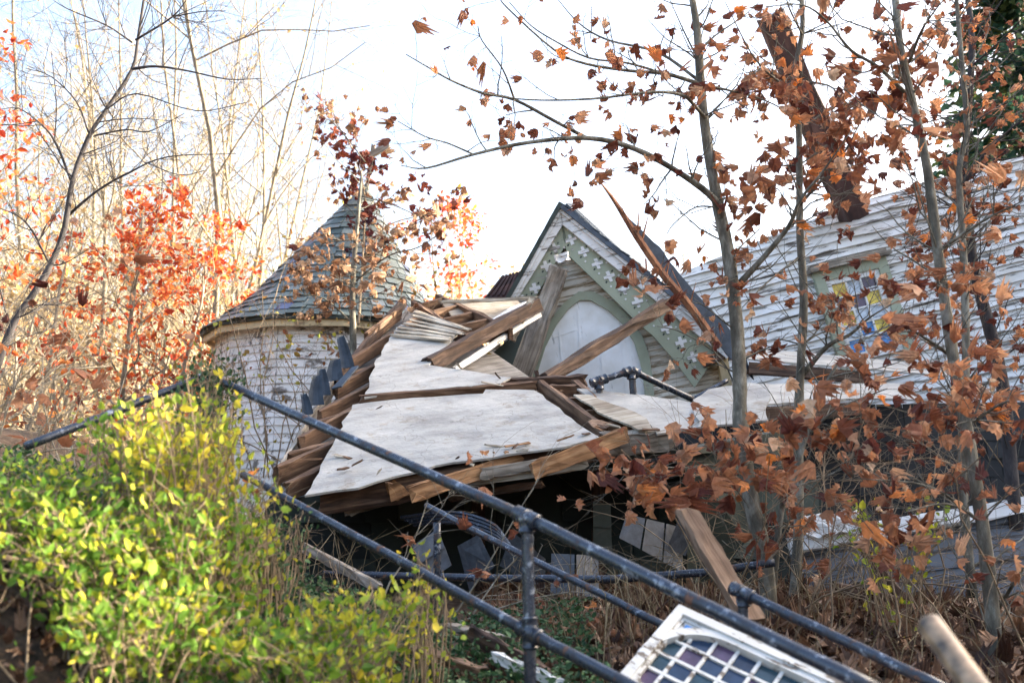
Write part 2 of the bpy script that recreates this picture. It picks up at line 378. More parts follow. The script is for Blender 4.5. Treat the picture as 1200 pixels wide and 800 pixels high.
def clapboards(mb, poly, expo=0.11, t=0.02, z=0.0, jit=0.004, miss=0.0, hole=None):
    """lapped boards filling a convex polygon (a,b)"""
    ys = [p[1] for p in poly]; b = min(ys)
    def rng_(y):
        xs = []
        for i in range(len(poly)):
            (x0, y0), (x1, y1) = poly[i], poly[(i + 1) % len(poly)]
            if (y0 - y) * (y1 - y) <= 0 and y0 != y1: xs.append(x0 + (x1 - x0) * (y - y0) / (y1 - y0))
        return (min(xs), max(xs)) if len(xs) > 1 else None
    while b < max(ys) - 0.01:
        bt = min(b + expo, max(ys) - 1e-4); r0 = rng_(b + 1e-4); r1 = rng_(bt - 1e-4)
        if r0 and r1:
            k = max(2, int((r0[1] - r0[0]) / 0.35)); V = []; F = []
            for s in range(k + 1):
                f = s / k; j = rnd.uniform(-jit, jit); j2 = rnd.uniform(-jit, jit)
                x0 = r0[0] + (r0[1] - r0[0]) * f; x1 = r1[0] + (r1[1] - r1[0]) * f
                V += [(x0, b + j, z), (x0, b + j, z + t + j2), (x1, bt + 0.004, z + 0.003)]
            for s in range(k):
                if rnd.random() < miss: continue
                q = s * 3; F += [[q, q + 3, q + 4, q + 1], [q + 1, q + 4, q + 5, q + 2]]
            mb.add(V, F)
        b += expo

def shingles(mb, poly, w_=0.22, expo=0.16, z=0.0, t=0.012, miss=0.03, lift=0.02):
    ys = [p[1] for p in poly]; b = min(ys); row = 0
    def rng_(y):
        xs = []
        for i in range(len(poly)):
            (x0, y0), (x1, y1) = poly[i], poly[(i + 1) % len(poly)]
            if (y0 - y) * (y1 - y) <= 0 and y0 != y1: xs.append(x0 + (x1 - x0) * (y - y0) / (y1 - y0))
        return (min(xs), max(xs)) if len(xs) > 1 else None
    while b < max(ys):
        r = rng_(min(b + expo * 0.5, max(ys) - 1e-3))
        if r:
            x = r[0] - (row % 2) * w_ / 2
            while x < r[1]:
                x0 = max(x + 0.004, r[0]); x1 = min(x + w_ - 0.004, r[1])
                tp = min(b + expo * 1.15, max(ys))
                if x1 - x0 > 0.03 and tp - b > .02 and rnd.random() > miss:
                    l = z + t + rnd.uniform(0, lift); dy = rnd.uniform(-0.01, 0.01); rr = rnd.uniform(-.008, .008)
                    V = [(x0, b + dy - rr, l), (x1, b + dy + rr, l), (x1, tp, z + t * .6), (x0, tp, z + t * .6),
                         (x0, b + dy - rr, l - t), (x1, b + dy + rr, l - t), (x1, tp, z), (x0, tp, z)]
                    mb.add(V, [[0, 1, 2, 3], [4, 5, 1, 0], [5, 6, 2, 1], [7, 4, 0, 3], [7, 6, 5, 4]])
                x += w_
        b += expo; row += 1

# ------------------------------------------------------------------ the gabled chapel front
th = R(-4); roll = R(11.5)
u0 = Vector((math.cos(th), math.sin(th), 0)); n0 = Vector((math.sin(th), -math.cos(th), 0)); z0 = Vector((0, 0, 1))
uX = u0 * math.cos(roll) + z0 * math.sin(roll)
G = Plane(P(657, 243, 12.0), uX, n0)
ch = thing('chapel_gable', (P(700, 470, 12).x, 12.3, Hf(1.1, 12.3)), 'leaning chapel gable with sage green cross-pierced bargeboards and a pointed arch', 'chapel')
poly = G.poly([(657, 254), (592, 380), (570, 640), (850, 640), (862, 480), (835, 415)])
mb = MB(); prism(mb, poly, -0.12, -0.005); clapboards(mb, poly, 0.095, 0.02, 0.0)
link('wall', mb.mesh('wall', M_sidingold), ch, G.M)
# side walls behind the gable so that it has depth
for nm, (a, b) in (('left', (575, 400)), ('right', (848, 440))):
    p0 = G.wp(a, b, -0.1); mb = MB()
    q = Plane(p0, G.N, G.X * (-1 if nm == 'left' else 1))
    pl = [(0, -2.2), (3.2, -2.2), (3.2, 0.1), (0, 0)]
    if q.Y.z < 0: q = Plane(p0, -G.N, G.X * (-1 if nm == 'left' else 1))
    if q.X.y < 0: pl = [(-x, y) for x, y in pl][::-1]
    prism(mb, pl, -0.1, 0); clapboards(mb, pl, 0.1, 0.02, 0)
    link('side_wall', mb.mesh('side_wall', M_sidingold), ch, q.M)
# arch
outer = [(612, 475), (616, 448), (621, 428), (629, 407), (643, 378), (661, 355), (678, 342), (695, 342), (721, 355), (738, 372), (753, 395), (761, 418), (765, 445), (768, 480)]
inner = [(624, 475), (627, 448), (632, 430), (639, 407), (652, 381), (666, 362), (679, 352), (692, 352), (712, 363), (729, 379), (743, 401), (750, 424), (754, 445), (757, 480)]
oa = G.poly(outer, .05); ia = G.poly(inner, .05)
def strip_prism(mb, A, Bp, z0, z1):
    k = len(A); V = []
    for (a, b) in zip(A, Bp): V += [(a[0], a[1], z0), (a[0], a[1], z1), (b[0], b[1], z1), (b[0], b[1], z0)]
    F = []
    for i in range(k - 1):
        q = i * 4
        for c in range(4): F.append([q + c, q + (c + 1) % 4, q + 4 + (c + 1) % 4, q + 4 + c][::-1])
    F += [[0, 1, 2, 3], [4 * k - 1, 4 * k - 2, 4 * k - 3, 4 * k - 4]]
    mb.add(V, F)
mb = MB(); prism(mb, G.poly(inner[::-1], .03), 0.021, 0.035)
door = link('door', mb.mesh('door', M_doorwhite), ch, G.M)
mb = MB()
sA = G.ab(677, 352, .04); sB = G.ab(683, 470, .04)
def strip2(mb, a, b, wd, z0, z1):
    dx, dy = b[0] - a[0], b[1] - a[1]; l = math.hypot(dx, dy); nx, ny = -dy / l * wd / 2, dx / l * wd / 2
    prism(mb, [(a[0] + nx, a[1] + ny), (b[0] + nx, b[1] + ny), (b[0] - nx, b[1] - ny), (a[0] - nx, a[1] - ny)], z0, z1)
for ax, bx in ((677, 684), (655, 662), (702, 710), (727, 735)):
    strip2(mb, G.ab(ax, 362 if ax < 700 and ax > 660 else 385, .04), G.ab(bx, 478, .04), 0.012, 0.034, 0.042)
strip2(mb, G.ab(647, 396, .04), G.ab(676, 386, .04), 0.012, 0.034, 0.041)
link('seam', mb.mesh('seam', M_doorwhite), door, G.M)
mb = MB(); strip_prism(mb, oa, ia, 0.015, 0.07); link('arch_trim', mb.mesh('arch_trim', M_green), ch, G.M)
# bargeboards with crosses
GB = 0.17
def rot2(p, a): return (p[0] * math.cos(a) - p[1] * math.sin(a), p[0] * math.sin(a) + p[1] * math.cos(a))
def bargeboard(pts, crosses, ang):
    mb2 = MB(); prism(mb2, G.poly(pts, GB), GB - 0.03, GB)
    cs = []
    for (x, y) in crosses:
        c = G.ab(x, y, GB); s = 0.066; q = s * 0.3; mb = MB()
        cr = [(-q, -s), (q, -s), (q, -q), (s, -q), (s, q), (q, q), (q, s), (-q, s), (-q, q), (-s, q), (-s, -q), (-q, -q)]
        cr = [rot2(p, ang + rnd.uniform(-.1, .1)) for p in cr]
        prism(mb, [(c[0] + p[0], c[1] + p[1]) for p in cr], GB + .001, GB + 0.012); cs.append(mb)
        for dx, dy in ((0.11, -.02), (-0.02, -0.12)):
            d = rot2((dx, dy), ang); r = 0.014
            prism(mb2, [(c[0] + d[0] + r * a, c[1] + d[1] + r * b) for a, b in ((1, 0), (0, 1), (-1, 0), (0, -1))], GB + .001, GB + 0.008, 1)
        for k in (0, 2):
            d = rot2((s * 0.8, s * 0.8), ang + k * math.pi / 2); r = 0.016
            prism(mb2, [(c[0] + d[0] + r * a, c[1] + d[1] + r * b) for a, b in ((1, .2), (.2, 1), (-1, -.2), (-.2, -1))], GB + .0005, GB + 0.003, 2)
    o = link('bargeboard', mb2.mesh('bargeboard', [M_green, M_white, M_slatedark]), ch, G.M)
    for m_ in cs: link('cross_ornament', m_.mesh('cross_ornament', M_white), o, G.M)
bargeboard([(657, 260), (664, 276), (662, 288), (617, 367), (586, 367)], [(650, 291), (640, 312), (627, 338), (613, 352)], roll - R(10))
bargeboard([(658, 258), (843, 410), (814, 454), (792, 424), (766, 394), (744, 375), (721, 352), (690, 322), (665, 298), (660, 280)], [(669, 281), (684, 295), (700, 309), (714, 324), (731, 339), (747, 354), (764, 370), (781, 385), (798, 401), (812, 418)], roll - R(5))
GR = 0.23
pprism('rake_trim', G, [(657, 243), (660, 262), (594, 370), (584, 395), (573, 395)], GR - .05, GR, M_white, ch)
pprism('rake_trim', G, [(657, 243), (862, 408), (852, 420), (658, 262)], GR - .05, GR, M_white, ch)
pprism('rake_moulding', G, [(656, 240), (657, 249), (580, 393), (570, 393)], GR + .002, GR + .03, M_white, ch)
pprism('rake_moulding', G, [(656, 240), (864, 405), (860, 412), (657, 249)], GR + .002, GR + .03, M_white, ch)
# soffits joining bargeboards to wall
def quadslab(name, q, th_, mat, parent, **k):
    q = [Vector(p) for p in q]; nn = (q[1] - q[0]).cross(q[3] - q[0]).normalized() * th_
    V = [tuple(p) for p in q] + [tuple(p - nn) for p in q]
    mb = MB(); mb.add(V, [[0, 1, 2, 3], [7, 6, 5, 4], [0, 4, 5, 1], [1, 5, 6, 2], [2, 6, 7, 3], [3, 7, 4, 0]])
    return link(name, mb.mesh(name, mat), parent, **k)
back = G.N * -3.4
def roof_slope(pa, pb, lift, mat):
    a = G.wp(*pa, GR + .06) ; b = G.wp(*pb, GR + .06)
    X_ = (b - a); nrm = X_.cross(back); 
    if nrm.z < 0: nrm = -nrm
    pl = Plane(b, (b - a) if False else back if False else G.N * -1, nrm)
    sgn = 1 if (a - b).dot(pl.Y) > 0 else -1
    if sgn < 0: pl = Plane(b, G.N, nrm)
    Lr = (a - b).length; D = 3.6 if mat is M_slateblue else .5
    xs = (0, D) if sgn > 0 else (-D, 0)
    poly = [(xs[0], 0), (xs[1], 0), (xs[1], Lr), (xs[0], Lr)]
    o = link('roof', None, ch, pl.M) if False else None
    mb = MB(); prism(mb, poly, -0.05, 0, jag=.012)
    if mat is M_slateblue: shingles(mb, poly, 0.24, 0.15, 0.0, 0.012, 0.04)
    return link('roof', mb.mesh('roof', mat), ch, pl.M)
roof_slope((656, 237), (868, 406), 0, M_slateblue)
roof_slope((655, 236), (568, 392), 0, M_slatedark)
# visible sagging slate strip beyond the right rake
q = [P(664, 238, 11.9), P(806, 374, 12.1), P(782, 338, 13.4), P(745, 300, 13.6), P(700, 262, 13.3), P(672, 241, 13.0)]
pl = Plane(q[0], (q[1] - q[0]), (q[1] - q[0]).cross(q[3] - q[0]))
mb = MB(); pp = [((p - pl.o).dot(pl.X), (p - pl.o).dot(pl.Y)) for p in q]
prism(mb, pp, -0.03, 0); 
for k in range(9):
    f = k / 9; strip2(mb, (pp[0][0] + 0.1, pp[0][1] + .03 + f * .25), (pp[1][0] * .97, pp[1][1] + 0.02 + f * .5), 0.02, 0.001, 0.012)
link('sagging_roof_sheet', mb.mesh('sagging_roof_sheet', M_slateblue), ch, pl.M)
# leaning centre post, bracket
beam('post', G.wp(656, 312, .20), G.wp(600, 468, .28), 0.21, 0.16, M_greywood, ch, up=G.N, rough=0.012, taper=1.25)
beam('finial_bracket', G.wp(650, 305, .45), G.wp(668, 300, .45), 0.1, 0.1, M_white, ch, up=G.N, rough=0.008, seg=3)
beam('corner_board', G.wp(845, 418, .1), G.wp(866, 520, .1), 0.12, 0.1, M_tan, ch, up=G.N)
beam('eave_beam', G.wp(825, 425, .25), G.wp(872, 405, .0), 0.1, 0.14, M_oldbeam, ch, up=G.N)

# fallen blue sheet and splintered pole to the right of the gable
q = [(732, 249), (744, 262), (773, 289), (812, 340), (862, 392), (884, 445), (856, 420), (807, 358), (761, 298)]
BP = Plane(P(790, 330, 10.8), Vector((0.75, 0.25, -0.6)), Vector((-0.15, -0.9, 0.25)))
mb = MB(); prism(mb, BP.poly(q), -0.02, 0, jag=0.012)
for k in range(6):
    f = (k + .5) / 6
    a = BP.ab(735 + f * 16, 252 + f * 4, 0); b = BP.ab(856 + f * 18, 404 + f * 20, 0)
o = link('fallen_roof_sheet', mb.mesh('fallen_roof_sheet', M_slateblue), None, BP.M, label='long blue-grey roofing strip torn loose along the right side of the gable', cat='roofing')
pts = [P(704, 214, 10.6), P(721, 237, 10.6), P(747, 278, 10.6), P(778, 323, 10.6), P(810, 361, 10.6), P(842, 407, 10.7)]
mb = MB(); tube(mb, smooth_pts(pts), np.interp(np.linspace(0, 1, 21), [0, .15, .4, 1], [0.008, 0.02, 0.04, 0.05]), 6)
for s in range(9):
    p = np.array(pts[2 + s % 3]) + rs.normal(0, .03, 3); tube(mb, [p, p + np.array([rnd.uniform(-.2, .1), 0, rnd.uniform(.15, .45)])], [0.014, 0.001], 4)
link('splintered_pole', mb.mesh('splintered_pole', wood('split_pole_wood', (0.06, 0.025, 0.012), (0.26, 0.1, 0.045), (0.4, 0.2, 0.1), (8, 8, 3))), None, label='splintered reddish pole rising above the right slope of the gable', cat='broken pole')

# ------------------------------------------------------------------ long clapboard church wall on the right
roll2 = R(14.0); th2 = R(2)
u1 = Vector((math.cos(th2), math.sin(th2), 0)); n1 = Vector((math.sin(th2), -math.cos(th2), 0.0))
WX = u1 * math.cos(roll2) + z0 * math.sin(roll2)
W = Plane(P(1000, 350, 13.6), WX, n1)
hs = thing('clapboard_church', (P(1000, 500, 14).x, 14, Hf(5, 14)), 'long white clapboard church side tilted behind the saplings on the right', 'church')
poly = W.poly([(792, 322), (1000, 238), (1200, 182), (1330, 150), (1330, 520), (860, 520)])
mb = MB(); prism(mb, poly, -0.15, -0.004); clapboards(mb, poly, 0.125, 0.045, 0.0, 0.016)
link('wall', mb.mesh('wall', M_siding), hs, W.M)
# roof strip and end wall for depth
ra = W.wp(792, 322, -.13) - W.Y * .1; rb = W.wp(1330, 150, -.13) - W.Y * .1
quadslab('roof', [ra, rb, rb + Vector((0, 3.5, 0.2)), ra + Vector((0, 3.5, 0.2))], 0.08, M_slatedark, hs)
la = W.wp(792, 322, -0.06); lb = W.wp(860, 520, -0.06)
quadslab('end_wall', [la, lb, lb + Vector((0.3, 4, 0)), la + Vector((0.3, 4, 0.8))], 0.1, M_siding, hs)
# stained window in it
a0, b0 = W.ab(966, 330, .06)
WW, WH = .76, 1.15
def rect(x0, y0, x1, y1): return [(x0, y0), (x1, y0), (x1, y1), (x0, y1)]
mb = MB()
prism(mb, rect(a0 - .14, b0 - WH - .1, a0, b0), 0.03, .12); prism(mb, rect(a0 + WW, b0 - WH - .1, a0 + WW + .14, b0), 0.03, .12)
prism(mb, rect(a0 - .14, b0, a0 + WW + .14, b0 + .14), 0.03, .12)
wf = link('window', mb.mesh('window', M_green), hs, W.M)
mb = MB(); prism(mb, rect(a0 - .2, b0 + .141, a0 + WW + .2, b0 + .2), 0.03, .22); prism(mb, rect(a0 - .16, b0 + .201, a0 + WW + .16, b0 + .24), 0.03, .16)
link('hood', mb.mesh('hood', M_greywood), wf, W.M)
mb = MB()
for x in (0, WW - .07): prism(mb, rect(a0 + x, b0 - WH, a0 + x + .07, b0), .031, .09)
prism(mb, rect(a0 + .07, b0 - .07, a0 + WW - .07, b0), .031, .09); prism(mb, rect(a0 + .07, b0 - WH, a0 + WW - .07, b0 - WH + .1), .031, .1)
NX, NY = 3, 5; iw = WW - .14; ih = WH - .17
for i in range(1, NX): prism(mb, rect(a0 + .07 + iw * i / NX - .012, b0 - WH + .1, a0 + .07 + iw * i / NX + .012, b0 - .07), .04, .075)
for j in range(1, NY): prism(mb, rect(a0 + .07, b0 - WH + .1 + ih * j / NY - .011, a0 + WW - .07, b0 - WH + .1 + ih * j / NY + .011), .042, .073)
link('sash', mb.mesh('sash', M_white), wf, W.M)
mb = MB(); pat = [6, 5, 4, 1, 4, 5, 6, 5, 1, 5, 6, 4, 5, 4, 1, 6, 5, 3, 4, 6]
for i in range(NX):
    for j in range(NY):
        x = a0 + .07 + iw * i / NX; y = b0 - WH + .1 + ih * j / NY
        prism(mb, rect(x + .002, y + .002, x + iw / NX - .002, y + ih / NY - .002), .035, .05, pat[i * NY + j])
link('stained_panes', mb.mesh('stained_panes', G_cols), wf, W.M)
# dark stone / shingle base under church
mb = MB(); bp = Plane(P(1040, 560, 11.5), (1, 0.02, 0.02), (0, -1, 0.05))
poly = [(-2.6, -1.6), (4, -1.6), (4, .9), (-2.6, .7)]
prism(mb, poly, -0.2, -.01); shingles(mb, poly, 0.3, 0.2, 0)
link('foundation', mb.mesh('foundation', islandmat('foundation_shingle', [(0, (.008, .009, .01)), (1, (.035, .037, .04))], .8)), hs, bp.M)

# tall reddish-brown beam leaning out over the church, second stub
beam('leaning_beam', P(900, 14, 12.6), P(1004, 262, 13.3), 0.30, 0.3, M_rust, None, up=(0, 1, 0), jag=0.12, rough=0.01, label='tall dark reddish-brown beam leaning above the church wall', cat='beam')
beam('leaning_beam', P(1116, 186, 12.6), P(1136, 262, 13.3), 0.16, 0.16, M_plank, None, up=(0, 1, 0), jag=0.05, label='short brown post stub above the church wall at far right', cat='beam')

# ------------------------------------------------------------------ round tower with cone roof
tc_ = P(388, 400, 15.0); TR = 1.82
tw = thing('round_tower', (tc_.x, tc_.y, Hf(tc_.x, tc_.y)), 'round white clapboard tower with a conical slate roof tangled in vines', 'tower')
zr = P(388, 400, 15).z; base = Vector((tc_.x, tc_.y, zr)); apex = P(428, 218, 15.0)
NS = 12
def ringpt(r, z, k, n=NS): a = 2 * math.pi * (k + .5) / n; return Vector((base.x + r * math.cos(a), base.y + r * math.sin(a), z))
mb = MB(); gz = Hf(tc_.x, tc_.y) - .2; rows = int((zr - .02 - gz) / .11); wr = TR * .9
for k in range(NS):
    A = ringpt(wr, 0, k); B_ = ringpt(wr, 0, k + 1); d = (B_ - A); Ls = d.length
    pl = Plane((A.x, A.y, gz), d, (A + B_) / 2 - Vector((base.x, base.y, 0)))
    m2 = MB(); clapboards(m2, [(0, 0), (Ls, 0), (Ls, zr - gz), (0, zr - gz)], 0.11, 0.022, 0, 0.004)
    Mx = np.array(pl.M); V = np.concatenate(m2.v); V = V @ Mx[:3, :3].T + Mx[:3, 3]
    off = mb.nv; mb.v.append(V); mb.nv += len(V); mb.l += [l + off for l in m2.l]; mb.c += m2.c; mb.m += m2.m
link('wall', mb.mesh('wall', M_siding), tw, Matrix.Identity(4))
for nm, r0, r1, za, zb, mt in (('fascia', TR - .04, TR, zr - .1, zr + .03, M_tan), ('soffit', wr, TR - .041, zr - .03, zr - .005, M_tan), ('gutter', TR + .001, TR + .05, zr - .01, zr + .05, M_slatedark)):
    mb = MB(); V = []; F = []
    for k in range(NS): V += [ringpt(r0, za, k), ringpt(r1, za, k), ringpt(r1, zb, k), ringpt(r0, zb, k)]
    for k in range(NS):
        q = 4 * k; q2 = 4 * ((k + 1) % NS)
        for c in range(4): F.append([q + c, q2 + c, q2 + (c + 1) % 4, q + (c + 1) % 4])
    mb.add([tuple(v) for v in V], F); link(nm, mb.mesh(nm, mt), tw, Matrix.Identity(4))
mb = MB(); courses = 22; V = []
def cone_p(f, a):   # f 0 at eave 1 at apex, bell-cast profile
    r = (TR + .06) * ((1 - 1.45 * f) if f < .2 else .8875 * (1 - f))
    c = base.lerp(apex, f); 
    nn = NS; seg = 2 * math.pi / nn; aa = ((a + math.pi / nn - seg / 2) % seg) - seg / 2; rr = r * (math.cos(seg / 2) / math.cos(aa) * .55 + .45)
    return Vector((c.x + rr * math.cos(a), c.y + rr * math.sin(a), c.z + .03))
for i in range(courses):
    f0 = i / courses; f1 = (i + 1.15) / courses; r = TR * (1 - f0) * .9; cnt = max(6, int(2 * math.pi * r / .2))
    for k in range(cnt):
        a_0 = (k + (i % 2) * .5) / cnt * 2 * math.pi; a_1 = a_0 + 2 * math.pi / cnt * .96
        if rnd.random() < .05: continue
        l = rnd.uniform(.012, .035); f0j = f0 + rnd.uniform(-.006, .006) - (.02 if rnd.random() < .06 else 0)
        up = 0.0
        p = [cone_p(f0j, a_0), cone_p(f0j, a_1), cone_p(min(1, f1), a_1), cone_p(min(1, f1), a_0)]
        am = (a_0 + a_1) / 2; o_ = Vector((math.cos(am), math.sin(am), .6)).normalized()
        q = [p[0] + o_ * l, p[1] + o_ * l, p[2] + o_ * .004, p[3] + o_ * .004]
        mb.add([tuple(x) for x in q + [x - o_ * .01 for x in q]], [[0, 1, 2, 3], [4, 5, 1, 0], [5, 6, 2, 1], [7, 4, 0, 3]])
V = [tuple(cone_p(0, 2 * math.pi * k / 24) - Vector((0, 0, .04))) for k in range(24)] + [tuple(apex)]
rf = link('roof', mb.mesh('roof', M_slate), tw, Matrix.Identity(4))
mb = MB(); V = []
for f_ in np.linspace(0, 1, 13):
    for k in range(24):
        p_ = cone_p(f_, 2 * math.pi * k / 24); c_ = base.lerp(apex, f_); c_.z = p_.z; q_ = c_.lerp(p_, .975); V.append((q_.x, q_.y, q_.z - .03))
mb = MB(); mb.add(V, [[i * 24 + k, i * 24 + (k + 1) % 24, (i + 1) * 24 + (k + 1) % 24, (i + 1) * 24 + k] for i in range(12) for k in range(24)]); link('roof_deck', mb.mesh('roof_deck', M_oldbeam), rf, Matrix.Identity(4))
beam('finial_pole', P(427, 240, 15), P(438, 168, 15), 0.06, 0.06, M_greywood, tw, up=(0, 1, 0), seg=4)
beam('finial_board', P(420, 190, 14.9), P(457, 169, 14.9), 0.1, 0.06, M_greywood, tw, up=(0, 1, 0), seg=4)

# ------------------------------------------------------------------ collapsed porch roof
a = P(357, 580, 6.5); b = P(703, 517, 7.1); c = P(412, 475, 8.1)
RX = Vector((1, 0, 0)); nr = (b - a).cross(c - a).normalized()
if nr.z < 0: nr = -nr
# X along the rafters: image direction (30,-19)
RP = Plane(a, (b - a), nr)
cr_ = thing('collapsed_porch_roof', (a.x + 1.2, 7.3, Hf(0, 7.3)), 'collapsed porch roof of torn white plaster sheets over bare brown rafters', 'collapsed roof')
def panel(pts, z=0.0, mat=None, name='plaster_sheet', jag=0.02, th_=0.015, **k):
    mb = MB(); poly = RP.poly(pts, z)
    # triangulated grid with gentle waves
    prism(mb, poly, z - th_, z, jag=jag)
    return link(name, mb.mesh(name, mat or M_plaster), cr_, RP.M, **k)
panel([(357, 580), (384, 530), (413, 474), (462, 468), (566, 461), (569, 456), (626, 457), (640, 468), (706, 514), (640, 526), (510, 545), (420, 571)], .03)
panel([(427, 466), (438, 432), (500, 427), (599, 442), (586, 449), (480, 458)], .06)
panel([(437, 434), (447, 412), (462, 388), (470, 380), (536, 392), (502, 428)], .04)
panel([(676, 455), (757, 463), (812, 472), (820, 500), (770, 508), (762, 497), (715, 478)], .03)
panel([(812, 468), (830, 456), (880, 448), (900, 452), (900, 492), (860, 496), (818, 500)], .05)
panel([(672, 462), (690, 462), (758, 490), (764, 502), (748, 503), (700, 482)], .055, M_lath, 'torn_lath')
for k in range(6):
    p1 = RP.wp(466 + k * 2, 377 - k * 3, .05); p2 = RP.wp(536 + k * 2, 398 - k * 6, .05)
for k in range(7):
    beam('lath_board', RP.wp(463 + k * 4.5 - rnd.uniform(0, 8), 392 - k * 4.6, .06), RP.wp(528 + k * 4 + rnd.uniform(-8, 8), 398 - k * 2.2, .075), 0.06, 0.012, M_lath, cr_, up=RP.N, seg=4)
RAF = [((470, 366), (428, 398)), ((498, 372), (410, 428)), ((520, 388), (392, 461)), ((500, 424), (372, 491)), ((480, 448), (350, 522)), ((460, 498), (321, 558)), ((450, 520), (334, 577)), ((520, 412), (405, 446)), ((472, 470), (362, 506)), ((452, 510), (336, 541))]
for (p, q) in RAF:
    beam('rafter', RP.wp(*p, -.07), RP.wp(*q, -.09), 0.045, 0.125, M_rafter, cr_, up=RP.N, rough=0.003)
# eave board on the left, running up the rafter ends
beam('eave_board', RP.wp(322, 566, -.16), RP.wp(398, 440, -.16), 0.03, 0.12, M_greywood, cr_, up=RP.N)
beam('eave_board', RP.wp(392, 450, -.13), RP.wp(475, 352, -.13), 0.04, 0.14, M_oldbeam, cr_, up=RP.N)
# ladder-like battens, upper and right
def ladder(p, q, r_, s_, n_, z=-.04):
    """two rails p->q and r->s with blocks"""
    beam('rafter', RP.wp(*p, z), RP.wp(*q, z), .05, .13, M_rafter, cr_, up=RP.N)
    beam('rafter', RP.wp(*r_, z), RP.wp(*s_, z), .05, .13, M_rafter, cr_, up=RP.N)
    for k in range(n_):
        f = (k + .5) / n_
        a_ = (p[0] + (q[0] - p[0]) * f, p[1] + (q[1] - p[1]) * f); b_ = (r_[0] + (s_[0] - r_[0]) * f, r_[1] + (s_[1] - r_[1]) * f)
        beam('blocking', RP.wp(*a_, z), RP.wp(*b_, z), .05, .12, M_rafter, cr_, up=RP.N, seg=3)
ladder((484, 358), (552, 402), (512, 350), (600, 392), 5)
ladder((632, 452), (712, 512), (672, 452), (742, 508), 4)
mb = MB(); prism(mb, RP.poly([(484, 372), (512, 350), (600, 392), (552, 404)], -.16), -.18, -.16); prism(mb, RP.poly([(632, 455), (672, 455), (742, 512), (706, 517)], -.16), -.18, -.16)
prism(mb, RP.poly([(330, 566), (410, 440), (478, 360), (560, 400), (640, 455), (700, 516), (500, 552), (372, 582)], -.2), -.22, -.2)
link('roof_deck', mb.mesh('roof_deck', M_greywood), cr_, RP.M)
# front lip
beam('header_beam', RP.wp(372, 588, -.1), RP.wp(708, 524, -.1), .1, .16, M_oldbeam, cr_, up=RP.N, rough=.008)
beam('header_beam', RP.wp(700, 522, -.05), RP.wp(792, 513, -.05), .1, .15, M_greywood, cr_, up=RP.N, rough=.008)
beam('ridge_batten', RP.wp(420, 470, .02), RP.wp(632, 452, -.0), .05, .09, M_rafter, cr_, up=RP.N, rough=.005)
beam('ridge_batten', RP.wp(590, 450, .0), RP.wp(690, 446, -.02), .05, .1, M_oldbeam, cr_, up=RP.N, rough=.005)
for k in range(26):
    x_, y_ = rnd.choice([(430, 560), (520, 540), (600, 528), (680, 515), (420, 480), (600, 455), (690, 470), (740, 500), (380, 540), (480, 440), (560, 440)]); x_ += rnd.uniform(-35, 35); y_ += rnd.uniform(-8, 8)
    p_ = RP.wp(x_, y_, .055); v_ = Vector((rnd.uniform(-.2, .2), rnd.uniform(-.1, .1), rnd.uniform(-.03, .05)))
    beam('splinter', p_, p_ + v_, rnd.uniform(.008, .03), .008, rnd.choice([M_lath, M_rafter, M_oldbeam, M_rawwood]), cr_, up=RP.N, seg=2, jag=.03, rough=.002)
# rolled-up slates along the left edge
for k, (x, y, hh, ww) in enumerate(((407, 430, 40, 17), (392, 445, 26, 22), (379, 462, 32, 18), (370, 474, 36, 20), (360, 485, 26, 14))):
    p = RP.wp(x, y, -.05); s = p.y / 1200; mb = MB()
    Vv = []
    for i in range(5):
        for j in range(4):
            f = i / 4; g = j / 3 - .5
            Vv.append((g * ww * s * (1 - .45 * f) + f * f * .05 * (k % 2 - .5), math.cos(g * 2.6) * .05 + f * .04, f * hh * s))
    F = [[i * 4 + j, i * 4 + j + 1, i * 4 + j + 5, i * 4 + j + 4] for i in range(4) for j in range(3)]
    nv = len(Vv); Vv += [(x_, y_ + .008, z_) for x_, y_, z_ in Vv]; F += [[nv + q for q in f[::-1]] for f in F]
    mb.add(Vv, F)
    link('curled_slate', mb.mesh('curled_slate', M_slateblue), cr_, Matrix.Translation(p) @ Matrix.Rotation(rnd.uniform(-.4, .4), 4, 'Z') @ Matrix.Rotation(rnd.uniform(-.3, .1), 4, 'Y'))
mb = MB(); Qp = Plane(RP.wp(398, 452, .02), (1, .3, .6), (-.3, -.6, .7)); prism(mb, Qp.poly([(388, 455), (412, 430), (420, 428), (400, 452)]), -.015, 0)
link('slate_flap', mb.mesh('slate_flap', M_slateblue), cr_, Qp.M)

# white shed-roof fragments left of the gable
fr = thing('board_roof_fragment', tuple(P(560, 380, 11.2)), 'pale board roof fragment wedged left of the gable', 'roof fragment')
FP = Plane(P(560, 370, 10.9), (1, .1, .1), (-.1, -.6, .9))
mb = MB(); prism(mb, FP.poly([(516, 352), (604, 350), (612, 357), (556, 386), (540, 384)]), -.03, 0)
link('boards', mb.mesh('boards', M_lath), fr, FP.M)
beam('edge_strip', P(513, 354, 10.8), P(632, 349, 10.9), .03, .035, M_lath, fr)
mb = MB(); prism(mb, FP.poly([(556, 387), (598, 360), (620, 352), (616, 362), (570, 390)], .03), .01, .03); link('white_strip', mb.mesh('white_strip', M_white), fr, FP.M)
mb = MB(); rp_ = Plane(P(590, 335, 12.5), (1, 0, .3), (-.3, -.7, .7)); prism(mb, rp_.poly([(566, 350), (590, 325), (612, 317), (604, 350)]), -.03, 0)
for k in range(6): strip2(mb, rp_.ab(572 + k * 6, 347, 0), rp_.ab(590 + k * 4, 324 - k, 0), .03, 0.001, .02)
link('rusty_sheet', mb.mesh('rusty_sheet', M_rust), None, rp_.M, label='rusty red-brown corrugated sheet left of the gable peak', cat='metal sheet')

